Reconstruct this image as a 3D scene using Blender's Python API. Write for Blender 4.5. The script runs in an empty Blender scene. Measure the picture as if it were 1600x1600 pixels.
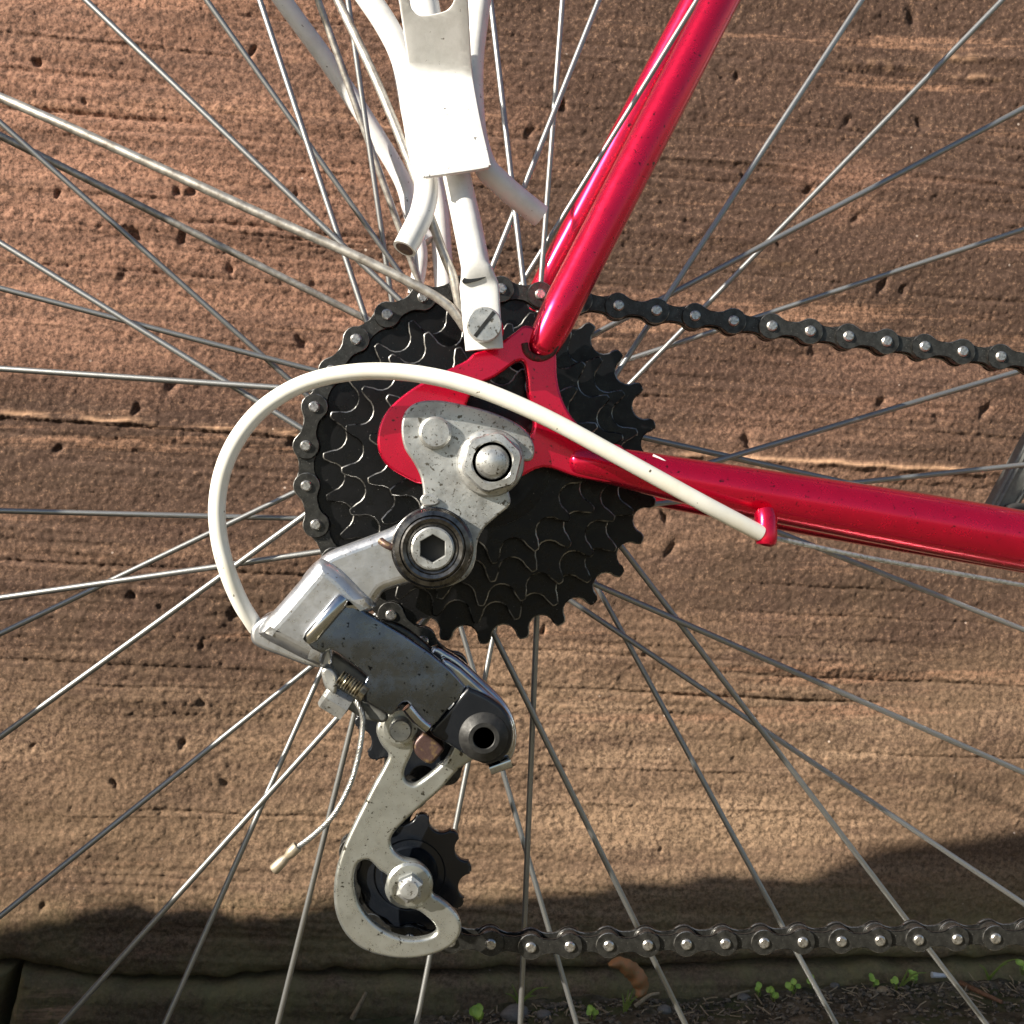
import bpy, bmesh, math, random
import numpy as np
from mathutils import Vector, Matrix

# ------------------------------------------------------------------ camera, light, exposure
sc = bpy.context.scene
F_PX = 1776.0
YAW = math.atan(160 / F_PX)
PITCH = math.atan(35 / F_PX)
CAM_Y = -369.0                                   # millimetres in front of the largest sprocket
cam_r = np.array([math.cos(YAW), -math.sin(YAW), 0])
cam_f = np.array([math.sin(YAW) * math.cos(PITCH), math.cos(YAW) * math.cos(PITCH), -math.sin(PITCH)])
cam_u = np.array([math.sin(YAW) * math.sin(PITCH), math.cos(YAW) * math.sin(PITCH), math.cos(PITCH)])
CAM = np.array([-23.637, CAM_Y, -8.110])
MM = 0.001


def P(px, py, Y):
    """point (mm) at depth Y seen at pixel px, py of the photograph (used to measure the place)"""
    d = cam_r * (px - 800) / F_PX + cam_u * (800 - py) / F_PX + cam_f
    return CAM + d * ((Y - CAM[1]) / d[1])


cd = bpy.data.cameras.new('camera')
cam = bpy.data.objects.new('camera', cd)
sc.collection.objects.link(cam)
sc.camera = cam
cam.location = [c * MM for c in CAM]
cam.rotation_euler = (math.pi / 2 - PITCH, 0, -YAW)
cd.sensor_width = 36.0
cd.lens = F_PX / 1600 * 36.0
cd.clip_start = 0.01
cd.clip_end = 200
cd.dof.use_dof = True
cd.dof.focus_distance = 0.352
cd.dof.aperture_fstop = cd.lens / 0.4            # a phone lens: small pupil, nearly everything sharp

SUN = Vector((1.85, 1.0, -1.12)).normalized()
w = bpy.data.worlds.new('World')
sc.world = w
w.use_nodes = True
sky = w.node_tree.nodes.new('ShaderNodeTexSky')
sky.sky_type = 'NISHITA'
sky.sun_disc = False
sky.sun_elevation = math.asin(-SUN.z)
sky.sun_rotation = math.atan2(-SUN.x, -SUN.y)
w.node_tree.links.new(sky.outputs[0], w.node_tree.nodes['Background'].inputs[0])
w.node_tree.nodes['Background'].inputs[1].default_value = 0.056
sl = bpy.data.lights.new('sun', 'SUN')
sl.energy = 5.0
sl.angle = math.radians(0.5)
sl.color = (1.0, 0.92, 0.79)
so = bpy.data.objects.new('sun', sl)
sc.collection.objects.link(so)
so.rotation_euler = SUN.to_track_quat('-Z', 'Y').to_euler()
so.location = (-2, -1, 2)
sc.view_settings.view_transform = 'Standard'
sc.view_settings.look = 'None'
sc.view_settings.exposure = 1.05
sc.view_settings.gamma = 1

rnd = random.Random(7)
rng = np.random.default_rng(11)


# ------------------------------------------------------------------ materials
def nd(nt, t, **kw):
    n = nt.nodes.new(t)
    for k, v in kw.items():
        if k in n.inputs.keys():
            n.inputs[k].default_value = v
        else:
            setattr(n, k, v)
    return n


def ramp(nt, fac, stops):
    n = nt.nodes.new('ShaderNodeValToRGB')
    el = n.color_ramp.elements
    while len(el) < len(stops):
        el.new(0.5)
    for e, (p, c) in zip(el, stops):
        e.position = p
        e.color = c if len(c) == 4 else (*c, 1)
    nt.links.new(fac, n.inputs[0])
    return n.outputs[0]


def mixc(nt, fac, a, b):
    n = nt.nodes.new('ShaderNodeMix')
    n.data_type = 'RGBA'
    for s, v in ((0, fac), (6, a), (7, b)):
        if hasattr(v, 'is_linked'):
            nt.links.new(v, n.inputs[s])
        else:
            n.inputs[s].default_value = v if s == 0 else (*v[:3], 1)
    return n.outputs[2]


def noise(nt, co, scale, detail=4, rough=.6, dist=0):
    n = nd(nt, 'ShaderNodeTexNoise', Scale=scale, Detail=detail, Roughness=rough, Distortion=dist)
    nt.links.new(co, n.inputs['Vector'])
    return n.outputs[0]


def mat(name, base, rough=.5, metal=0., var=None, specks=(), bump=None, coat=0., rvar=.12, scr=None, spec=.5):
    """var = (scale, colour, low, high): soft patches; specks = [(scale, threshold, colour)]: dirt dots"""
    m = bpy.data.materials.new(name)
    m.use_nodes = True
    nt = m.node_tree
    b = nt.nodes['Principled BSDF']
    co = nd(nt, 'ShaderNodeTexCoord').outputs['Object']
    col = None
    if var:
        n = noise(nt, co, var[0], 6, .65)
        f = ramp(nt, n, [(var[2], (0, 0, 0)), (var[3], (1, 1, 1))])
        col = mixc(nt, f, base, var[1])
    for sc_, th, c in specks:
        n = noise(nt, co, sc_, 3, .6)
        f = ramp(nt, n, [(th, (0, 0, 0)), (min(th + .035, 1), (1, 1, 1))])
        col = mixc(nt, f, col if col is not None else base, c)
    if col is not None:
        nt.links.new(col, b.inputs['Base Color'])
    else:
        b.inputs['Base Color'].default_value = (*base, 1)
    b.inputs['Metallic'].default_value = metal
    b.inputs['Coat Weight'].default_value = coat
    b.inputs['Coat Roughness'].default_value = .09
    b.inputs['Specular IOR Level'].default_value = spec
    n = noise(nt, co, 260, 5, .7)
    mr = nd(nt, 'ShaderNodeMapRange')
    nt.links.new(n, mr.inputs[0])
    mr.inputs[1].default_value, mr.inputs[2].default_value = .3, .7
    mr.inputs[3].default_value, mr.inputs[4].default_value = max(rough - rvar, .03), min(rough + rvar, 1)
    nt.links.new(mr.outputs[0], b.inputs['Roughness'])
    if bump:
        bn = nd(nt, 'ShaderNodeBump', Strength=bump[1], Distance=bump[2] * MM)
        n = noise(nt, co, bump[0], 5, .65)
        nt.links.new(n, bn.inputs['Height'])
        nt.links.new(bn.outputs[0], b.inputs['Normal'])
    return m


M = {}
GREASE = (.012, .012, .012)
M['red'] = mat('red_lacquer', (.80, .006, .052), .25, .8, coat=.6, rvar=.05,
               var=(60, (.68, .004, .046), .35, .7), specks=[(900, .655, (.05, .006, .01)), (330, .69, (.03, .006, .008))])
M['dirt_weld'] = mat('grimy_weld', (.07, .04, .03), .7, .2, var=(900, (.30, .02, .04), .5, .65), bump=(900, 1, .6))
M['white'] = mat('white_coated_steel', (.76, .76, .75), .36, 0, var=(120, (.62, .62, .60), .46, .72),
                 specks=[(520, .69, (.16, .15, .14))], bump=(700, .12, .3))
M['housing'] = mat('cream_plastic', (.84, .83, .76), .40, 0, var=(45, (.72, .67, .53), .45, .75),
                   specks=[(300, .70, (.12, .11, .08))])
M['spoke'] = mat('galvanised_wire', (.40, .41, .41), .42, .85, var=(420, (.16, .155, .15), .42, .68), rvar=.15, bump=(900, .2, .2))
M['stay'] = mat('dull_wire', (.50, .48, .44), .45, .7, var=(300, (.25, .22, .19), .4, .7), bump=(900, .25, .2))
M['cog'] = mat('greasy_sprocket_steel', (.0045, .0045, .005), .32, 0, spec=.28, var=(130, (.0025, .0025, .003), .35, .65),
               specks=[(1300, .715, (.16, .155, .15))], rvar=.16, bump=(1000, .25, .15))
M['edge'] = mat('rubbed_steel_edge', (.30, .295, .285), .36, .9, var=(160, (.012, .012, .012), .42, .58))
M['chain'] = mat('oiled_chain_steel', (.045, .045, .042), .32, .5, var=(500, (.018, .018, .017), .42, .66),
                 specks=[(1700, .68, (.30, .29, .27))], rvar=.14, bump=(1200, .2, .1))
M['pin'] = mat('bright_pin_steel', (.55, .54, .52), .34, .9, var=(1500, (.18, .17, .16), .45, .7), bump=(1500, .3, .15))
M['zinc'] = mat('zinc_plated_steel', (.52, .53, .52), .42, .75, var=(160, (.30, .30, .29), .42, .7),
                specks=[(700, .62, (.13, .12, .10)), (1500, .64, (.10, .09, .07))], rvar=.15, bump=(800, .3, .2))
M['alloy'] = mat('cast_alloy', (.60, .61, .63), .34, .88, var=(90, (.46, .47, .49), .4, .7),
                 specks=[(800, .655, (.24, .21, .17))], rvar=.1, bump=(1000, .2, .15))
M['cage'] = mat('silver_painted_cage', (.52, .535, .505), .32, .82, var=(90, (.40, .41, .385), .4, .7),
                specks=[(420, .645, (.08, .075, .06)), (1100, .64, (.13, .12, .10))], rvar=.1, bump=(900, .12, .12))
M['link'] = mat('dark_steel_link', (.225, .255, .315), .26, 1.0, var=(60, (.15, .172, .215), .4, .66),
                specks=[(360, .665, (.02, .022, .026)), (620, .65, (.012, .012, .014))], rvar=.14, bump=(900, .2, .15))
M['black'] = mat('black_plastic', (.006, .008, .012), .2, 0, var=(200, (.010, .012, .016), .4, .7), rvar=.08)
M['blacksteel'] = mat('burnished_steel', (.075, .072, .068), .32, .8, var=(300, (.03, .028, .027), .4, .7), rvar=.12)
M['chrome'] = mat('chrome', (.55, .57, .60), .14, 1, var=(200, (.40, .41, .43), .4, .7), rvar=.08)
M['brass'] = mat('yellow_zinc_thread', (.42, .38, .28), .32, .9, var=(500, (.12, .10, .07), .42, .62))
M['rust'] = mat('rusty_block', (.085, .05, .045), .42, .4, var=(500, (.24, .16, .07), .52, .68), bump=(900, .4, .3))
M['ferrule'] = mat('alloy_crimp', (.48, .41, .31), .45, .6, var=(500, (.40, .34, .25), .4, .7), bump=(900, .3, .3))
M['cable'] = mat('twisted_wire', (.55, .55, .53), .36, .85, var=(900, (.25, .24, .22), .45, .7))
M['ring'] = mat('worn_steel_ring', (.15, .145, .14), .3, 1, var=(400, (.06, .057, .055), .42, .66))
M['dull'] = mat('dull_black_cap', (.028, .028, .027), .5, .2, var=(500, (.015, .015, .015), .4, .6), bump=(900, .3, .3))
M['rubber'] = mat('tyre_rubber', (.02, .02, .02), .8)
M['rim'] = mat('rim_alloy', (.6, .6, .6), .35, .9)
M['grip'] = mat('grey_alloy_strut', (.16, .165, .155), .5, .4, var=(300, (.10, .10, .095), .4, .7))
M['gap'] = mat('hole_dark', (.01, .01, .01), .6)
M['leaf'] = mat('fresh_leaf', (.42, .60, .10), .45, 0, var=(400, (.32, .50, .07), .4, .7))
M['blade'] = mat('grass_blade', (.22, .30, .05), .5, 0, var=(300, (.32, .34, .09), .4, .7))
M['deadleaf'] = mat('dead_leaf', (.46, .20, .075), .55, 0, var=(250, (.36, .22, .09), .45, .65), specks=[(500, .68, (.12, .05, .02))])
M['twig'] = mat('pale_twig', (.42, .33, .20), .7, 0, var=(400, (.25, .17, .10), .4, .7))
M['rtwig'] = mat('red_brown_twig', (.24, .12, .06), .7, 0, var=(400, (.14, .07, .04), .4, .7))
M['pebble'] = mat('grit', (.20, .16, .11), .85, 0, var=(260, (.035, .030, .018), .46, .6), bump=(900, .4, .4))
M['stone_grey'] = mat('grey_pebble', (.22, .20, .17), .8, 0, var=(300, (.13, .12, .10), .4, .7), bump=(700, .4, .4))


def wall_material():
    m = bpy.data.materials.new('red_sandstone')
    m.use_nodes = True
    nt = m.node_tree
    b = nt.nodes['Principled BSDF']
    b.inputs['Roughness'].default_value = .92
    b.inputs['Specular IOR Level'].default_value = .2
    co = nd(nt, 'ShaderNodeTexCoord').outputs['Object']
    mp = nd(nt, 'ShaderNodeMapping')
    mp.inputs['Rotation'].default_value = (0, math.radians(3.6), 0)
    mp.inputs['Scale'].default_value = (.045, 1, 1)
    nt.links.new(co, mp.inputs[0])
    st = mp.outputs[0]
    big = noise(nt, co, 7, 5, .6)
    # pale stone, redder above and sandier below, under broad darker patches mapped on the mesh
    sepw = nd(nt, 'ShaderNodeSeparateXYZ')
    nt.links.new(co, sepw.inputs[0])
    mrw = nd(nt, 'ShaderNodeMapRange')
    nt.links.new(sepw.outputs[2], mrw.inputs[0])
    mrw.inputs[1].default_value, mrw.inputs[2].default_value = .05, -.16
    pale_stone = mixc(nt, mrw.outputs[0], (.50, .265, .178), (.44, .300, .192))
    pale_stone = mixc(nt, ramp(nt, big, [(.38, (0, 0, 0)), (.62, (.35, .35, .35))]), pale_stone, (.27, .15, .10))
    ca = nd(nt, 'ShaderNodeAttribute', attribute_name='tone_mask')
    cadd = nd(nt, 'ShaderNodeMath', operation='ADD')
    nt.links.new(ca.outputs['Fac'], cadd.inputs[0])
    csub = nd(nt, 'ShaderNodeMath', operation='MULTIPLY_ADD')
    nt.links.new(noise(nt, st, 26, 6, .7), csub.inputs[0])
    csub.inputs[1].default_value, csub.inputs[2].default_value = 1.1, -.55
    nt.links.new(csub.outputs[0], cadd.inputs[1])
    base = mixc(nt, ramp(nt, cadd.outputs[0], [(.08, (0, 0, 0)), (.58, (1, 1, 1))]), pale_stone, (.094, .058, .042))
    s0 = noise(nt, st, 15, 4, .6, .3)
    base = mixc(nt, ramp(nt, s0, [(.46, (0, 0, 0)), (.62, (.35, .35, .35))]), base, (.115, .066, .050))
    s1 = noise(nt, st, 95, 6, .75)
    base = mixc(nt, ramp(nt, s1, [(.44, (0, 0, 0)), (.62, (.5, .5, .5))]), base, (.115, .068, .052))
    s2 = noise(nt, st, 44, 6, .7)
    base = mixc(nt, ramp(nt, s2, [(.58, (0, 0, 0)), (.68, (.7, .7, .7))]), base, (.42, .235, .150))
    g = noise(nt, co, 330, 5, .8)
    base = mixc(nt, ramp(nt, g, [(.40, (.85, .85, .85)), (.54, (0, 0, 0))]), base, (.058, .034, .025))
    base = mixc(nt, ramp(nt, g, [(.55, (0, 0, 0)), (.70, (.55, .55, .55))]), base, (.50, .30, .19))
    # algae staining of the lower stone: real growth, stronger towards the damp foot
    sep = nd(nt, 'ShaderNodeSeparateXYZ')
    nt.links.new(co, sep.inputs[0])
    mr = nd(nt, 'ShaderNodeMapRange')
    nt.links.new(sep.outputs[2], mr.inputs[0])
    mr.inputs[1].default_value, mr.inputs[2].default_value = .08, -.30
    mr.inputs[3].default_value, mr.inputs[4].default_value = 0, 1
    al = noise(nt, co, 14, 6, .65)
    ad = nd(nt, 'ShaderNodeMath', operation='MULTIPLY')
    nt.links.new(mr.outputs[0], ad.inputs[0])
    nt.links.new(ramp(nt, al, [(.36, (.05, .05, .05)), (.62, (1, 1, 1))]), ad.inputs[1])
    adh = nd(nt, 'ShaderNodeMath', operation='MULTIPLY')
    nt.links.new(ad.outputs[0], adh.inputs[0])
    adh.inputs[1].default_value = .35
    base = mixc(nt, adh.outputs[0], base, (.22, .155, .09))
    # green film low down
    mr2 = nd(nt, 'ShaderNodeMapRange')
    nt.links.new(sep.outputs[2], mr2.inputs[0])
    mr2.inputs[1].default_value, mr2.inputs[2].default_value = -.29, -.365
    ad2 = nd(nt, 'ShaderNodeMath', operation='MULTIPLY')
    nt.links.new(mr2.outputs[0], ad2.inputs[0])
    nt.links.new(ramp(nt, noise(nt, co, 26, 5, .7), [(.38, (.15, .15, .15)), (.6, (.8, .8, .8))]), ad2.inputs[1])
    base = mixc(nt, ad2.outputs[0], base, (.27, .235, .105))
    # pale grains and lichen dots
    vo = nd(nt, 'ShaderNodeTexVoronoi', Scale=95)
    nt.links.new(co, vo.inputs['Vector'])
    dots = ramp(nt, vo.outputs['Distance'], [(.07, (1, 1, 1)), (.10, (0, 0, 0))])
    gate = ramp(nt, noise(nt, co, 40, 2, .5), [(.60, (0, 0, 0)), (.66, (.8, .8, .8))])
    mm = nd(nt, 'ShaderNodeMath', operation='MULTIPLY')
    nt.links.new(dots, mm.inputs[0])
    nt.links.new(gate, mm.inputs[1])
    base = mixc(nt, mm.outputs[0], base, (.62, .50, .42))
    # pale mineral seams, plus sunlight painted on the lower stones, stored on the mesh
    at = nd(nt, 'ShaderNodeAttribute', attribute_name='seam_sun')
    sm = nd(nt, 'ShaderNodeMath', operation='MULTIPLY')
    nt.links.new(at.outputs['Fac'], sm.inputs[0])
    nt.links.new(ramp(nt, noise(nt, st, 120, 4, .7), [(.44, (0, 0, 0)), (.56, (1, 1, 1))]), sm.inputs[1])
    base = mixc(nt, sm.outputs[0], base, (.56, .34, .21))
    nt.links.new(base, b.inputs['Base Color'])
    bn = nd(nt, 'ShaderNodeBump', Strength=.8, Distance=.0013)
    nt.links.new(noise(nt, co, 620, 5, .75), bn.inputs['Height'])
    nt.links.new(bn.outputs[0], b.inputs['Normal'])
    return m


def ground_material():
    m = bpy.data.materials.new('damp_soil')
    m.use_nodes = True
    nt = m.node_tree
    b = nt.nodes['Principled BSDF']
    b.inputs['Roughness'].default_value = .9
    b.inputs['Specular IOR Level'].default_value = .25
    co = nd(nt, 'ShaderNodeTexCoord').outputs['Object']
    c = ramp(nt, noise(nt, co, 60, 6, .7), [(.35, (.055, .044, .026)), (.5, (.14, .11, .068)), (.68, (.28, .225, .15))])
    c = mixc(nt, ramp(nt, noise(nt, co, 22, 5, .6), [(.48, (0, 0, 0)), (.62, (.8, .8, .8))]), c, (.085, .095, .034))
    nt.links.new(c, b.inputs['Base Color'])
    bn = nd(nt, 'ShaderNodeBump', Strength=.8, Distance=.004)
    nt.links.new(noise(nt, co, 180, 6, .75), bn.inputs['Height'])
    nt.links.new(bn.outputs[0], b.inputs['Normal'])
    return m


# ------------------------------------------------------------------ object helpers
COL = sc.collection


def link(o, parent=None):
    COL.objects.link(o)
    if parent is not None:
        o.parent = parent
        o.matrix_parent_inverse = Matrix.Translation(-Vector(parent.get('_org', (0, 0, 0))))
    return o


def finish(me, material, smooth=40):
    if isinstance(material, str):
        material = M[material]
    me.materials.append(material)
    if smooth:
        me.polygons.foreach_set('use_smooth', np.ones(len(me.polygons), bool))
        me.set_sharp_from_angle(angle=math.radians(smooth))
    me.update()
    return me


def from_mm(name, verts, faces, material, parent=None, smooth=40):
    me = bpy.data.meshes.new(name)
    me.from_pydata([tuple(float(c) * MM for c in v) for v in verts], [], [tuple(map(int, f)) for f in faces])
    finish(me, material, smooth)
    return link(bpy.data.objects.new(name, me), parent)


def spline(pts, n=8, closed=False):
    """Catmull-Rom through the points (any dimension)"""
    p = np.array(pts, float)
    N = len(p)
    out = []
    rngi = range(N) if closed else range(N - 1)
    for i in rngi:
        if closed:
            a, b, c, d = p[(i - 1) % N], p[i], p[(i + 1) % N], p[(i + 2) % N]
        else:
            a, b, c, d = p[max(i - 1, 0)], p[i], p[i + 1], p[min(i + 2, N - 1)]
        for k in range(n):
            t = k / n
            out.append(.5 * ((2 * b) + (c - a) * t + (2 * a - 5 * b + 4 * c - d) * t * t + (3 * b - a - 3 * c + d) * t ** 3))
    if not closed:
        out.append(p[-1])
    return np.array(out)


def tube_data(pts, rad, seg=14, flat=None, cap='flat', dome=0):
    pts = np.array(pts, float)
    n = len(pts)
    rad = np.full(n, rad, float) if np.isscalar(rad) else np.array(rad, float)
    if dome:                                                     # rounded first end
        d = pts[0] - pts[1]
        d /= np.linalg.norm(d)
        add, ar = [], []
        for k in range(5):
            a = math.pi / 2 * (1 - k / 5)
            add.append(pts[0] + d * rad[0] * math.sin(a) * dome)
            ar.append(max(rad[0] * math.cos(a), .05))
        pts = np.vstack([add, pts])
        rad = np.concatenate([ar, rad])
        if flat is not None:
            flat = np.vstack([[flat[0]] * 5, flat])
        n = len(pts)
    T = np.gradient(pts, axis=0)
    T /= np.linalg.norm(T, axis=1)[:, None] + 1e-12
    ref = np.array([0, 1.0, 0]) if abs(T[0][1]) < .9 else np.array([1.0, 0, 0])
    N = ref - T[0] * (ref @ T[0])
    N /= np.linalg.norm(N)
    V, Fc = [], []
    for i in range(n):
        N = N - T[i] * (N @ T[i])
        N /= np.linalg.norm(N)
        B = np.cross(T[i], N)
        fa, fb = (1, 1) if flat is None else flat[i]             # (along depth, across)
        for k in range(seg):
            a = 2 * math.pi * k / seg
            ca, sa = math.cos(a), math.sin(a)
            if flat is not None and (fa != 1 or fb != 1):        # squarer section where the tube is pressed flat
                e = .55
                ca = math.copysign(abs(ca) ** e, ca)
                sa = math.copysign(abs(sa) ** e, sa)
            V.append(pts[i] + rad[i] * (N * ca * fa + B * sa * fb))
    for i in range(n - 1):
        for k in range(seg):
            a, b = i * seg + k, i * seg + (k + 1) % seg
            Fc.append((a, b, b + seg, a + seg))
    Fc.append(tuple(range(seg))[::-1])
    Fc.append(tuple(range((n - 1) * seg, n * seg)))
    return V, Fc


def tube(name, pts, rad, material, parent, seg=14, flat=None, smooth=40, dome=0):
    V, Fc = tube_data(pts, rad, seg, flat, dome=dome)
    return from_mm(name, V, Fc, material, parent, smooth)


def lathe_data(profile, cx=0, cz=0, seg=40, nside=None, phase=0):
    """profile [(radius, Y)] from the front; nside makes a prism"""
    s = nside or seg
    V, Fc = [], []
    for r, y in profile:
        for k in range(s):
            a = 2 * math.pi * k / s + phase
            V.append((cx + r * math.cos(a), y, cz + r * math.sin(a)))
    for i in range(len(profile) - 1):
        for k in range(s):
            a, b = i * s + k, i * s + (k + 1) % s
            Fc.append((a, a + s, b + s, b))
    if profile[0][0] > 1e-6:
        Fc.append(tuple(range(s)))
    if profile[-1][0] > 1e-6:
        Fc.append(tuple(range((len(profile) - 1) * s, len(profile) * s))[::-1])
    return V, Fc


def lathe(name, profile, material, parent, c=(0, 0), seg=40, nside=None, phase=0, smooth=22):
    V, Fc = lathe_data(profile, c[0], c[1], seg, nside, phase)
    return from_mm(name, V, Fc, material, parent, smooth)


def join_data(*parts):
    V, Fc = [], []
    for v, f in parts:
        o = len(V)
        V += list(v)
        Fc += [tuple(i + o for i in q) for q in f]
    return V, Fc


def plate_mesh(name, loops, yf, th, bev=.4, res=2):
    """extruded outline in the XZ plane (mm), front face at depth yf, bevelled edges; loops[1:] are holes"""
    cu = bpy.data.curves.new(name, 'CURVE')
    cu.dimensions = '2D'
    cu.fill_mode = 'BOTH'
    K = 100.0
    cu.extrude = max((th / 2 - bev), .01) / K
    cu.bevel_depth = bev / K
    cu.bevel_resolution = res
    cu.offset = -bev / K
    for lp in loops:
        lp = np.array(lp, float)
        s = cu.splines.new('POLY')
        s.points.add(len(lp) - 1)
        s.points.foreach_set('co', np.hstack([lp / K, np.zeros((len(lp), 1)), np.ones((len(lp), 1))]).ravel())
        s.use_cyclic_u = True
    ob = bpy.data.objects.new('tmp', cu)
    me = bpy.data.meshes.new_from_object(ob)
    me.name = name
    bpy.data.objects.remove(ob)
    n = len(me.vertices)
    co = np.empty(n * 3)
    me.vertices.foreach_get('co', co)
    co = co.reshape(-1, 3) * K
    co = np.stack([co[:, 0], yf + th / 2 - co[:, 2], co[:, 1]], 1)
    return me, co


def worn_edges(me, edge, flat=True):
    """plane faces stay flat shaded; bevels may take the bare-metal colour of a rubbed edge"""
    n = len(me.polygons)
    nr = np.empty(n * 3)
    me.polygons.foreach_get('normal', nr)
    ny = np.abs(nr.reshape(-1, 3)[:, 1])
    if flat:
        me.polygons.foreach_set('use_smooth', ny < .985)
    if edge:
        me.materials.append(M[edge])
        me.polygons.foreach_set('material_index', ((ny < .97) & (ny > .15)).astype(np.int32))
    me.update()


def plate(name, loops, yf, th, material, parent, bev=.4, res=2, yfun=None, smooth=35, edge=None, cuts=()):
    me, co = plate_mesh(name, loops, yf, th, bev, res)
    bm = bmesh.new()
    me.vertices.foreach_set('co', (co * MM).ravel())
    bm.from_mesh(me)
    bmesh.ops.remove_doubles(bm, verts=bm.verts, dist=1e-6)
    for c_, n_c in cuts:
        bmesh.ops.bisect_plane(bm, geom=bm.verts[:] + bm.edges[:] + bm.faces[:], plane_co=(c_[0] * MM, 0, c_[1] * MM), plane_no=(n_c[0], 0, n_c[1]))
    if yfun is not None:
        for v in bm.verts:
            v.co.y += float(yfun(v.co.x / MM, v.co.z / MM)) * MM
    bmesh.ops.recalc_face_normals(bm, faces=bm.faces)
    bm.to_mesh(me)
    bm.free()
    finish(me, material, smooth)
    worn_edges(me, edge, yfun is None)
    return link(bpy.data.objects.new(name, me), parent)


def px_loop(pts, Y, n=0, closed=True):
    """photo measurements of an outline lying at depth Y (number or function of px, py) -> XZ mm"""
    q = [P(x, y, Y(x, y) if callable(Y) else Y)[[0, 2]] for x, y in pts]
    return spline(q, n, closed) if n else np.array(q)


def circle(cx, cz, r, n=32):
    return [(cx + r * math.cos(2 * math.pi * k / n), cz + r * math.sin(2 * math.pi * k / n)) for k in range(n)]


def thing(name, label, cat, org, group=None):
    o = bpy.data.objects.new(name, None)
    o.empty_display_size = .02
    COL.objects.link(o)
    o.location = [c * MM for c in org]
    o['_org'] = [c * MM for c in org]
    o['label'], o['category'] = label, cat
    if group:
        o['group'] = group
    return o


def tag(o, label, cat, group=None):
    o['label'], o['category'] = label, cat
    if group:
        o['group'] = group
    return o


# ------------------------------------------------------------------ the setting: wall and ground
WALL_Y = 445.0


def vnoise(x, z, seed):
    r = np.random.default_rng(seed).random((256, 256))
    xi, zi = np.floor(x).astype(int), np.floor(z).astype(int)
    fx, fz = x - xi, z - zi
    fx, fz = fx * fx * (3 - 2 * fx), fz * fz * (3 - 2 * fz)
    g = lambda a, b: r[a & 255, b & 255]
    return (g(xi, zi) * (1 - fx) + g(xi + 1, zi) * fx) * (1 - fz) + (g(xi, zi + 1) * (1 - fx) + g(xi + 1, zi + 1) * fx) * fz - .5


TILT = math.tan(math.radians(3.7))


def relief(X, Z):
    zt = Z + X * TILT
    h = 8 * vnoise(X / 120, zt / 60, 1) + 2.6 * vnoise(X / 60, zt / 24, 2) + 1.5 * vnoise(X / 110, zt / 13, 14)
    band = np.clip(vnoise(X / 160 + 3, zt / 60, 3) * 3 + .55, 0, 1)
    h += band * (1.25 * vnoise(X / 210, zt / 4.2, 4) + .85 * vnoise(X / 130, zt / 2.2, 5) + 1.8 * vnoise(X / 300, zt / 9, 6))
    lr = np.random.default_rng(5)
    for _ in range(60):                                       # long bedding grooves and ribs
        x0, z0, L_ = lr.uniform(-330, 430), lr.uniform(-280, 350), lr.uniform(90, 420)
        dzl = zt - (z0 + x0 * TILT) + 2.2 * vnoise(X / 42 + z0, X * 0, 61) + .8 * vnoise(X / 9 + z0, X * 0, 62)
        h += lr.choice([-1.6, -1.2, -.9, .7, 1.0]) * np.exp(-(dzl / lr.uniform(.8, 1.5)) ** 2) / (1 + np.exp(-(X - x0 + L_ / 2) / 12)) / (1 + np.exp((X - x0 - L_ / 2) / 12))
    h += .55 * vnoise(X / 6.6, Z / 5.6, 7) + .6 * vnoise(X / 3.4, Z / 3.1, 8) + .85 * vnoise(X / 1.9, Z / 1.8, 12) + .45 * vnoise(X / 1.2, Z / 1.2, 13)
    h += .5 * np.abs(vnoise(X / 11, Z / 9, 9))
    return h


PITS = [(133, 160), (90, 305), (277, 300), (285, 372), (215, 368), (190, 430), (395, 78), (60, 100), (490, 440), (472, 535), (250, 520),
        (360, 420), (300, 300), (462, 305), (270, 600), (215, 640), (335, 655), (92, 700), (830, 205), (1150, 120), (1325, 190), (1440, 190),
        (1430, 25), (1340, 340), (1160, 275), (880, 165), (1215, 380), (1380, 445), (1460, 655), (1270, 550), (1375, 630), (1170, 690),
        (1040, 810), (1050, 860), (850, 985), (205, 930), (365, 960), (315, 1010), (460, 690), (315, 1100), (50, 1165), (285, 1165),
        (350, 1225), (65, 1420), (180, 1225), (250, 1270), (1410, 455), (640, 60), (700, 130), (930, 300), (1260, 300), (1540, 640)]


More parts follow.
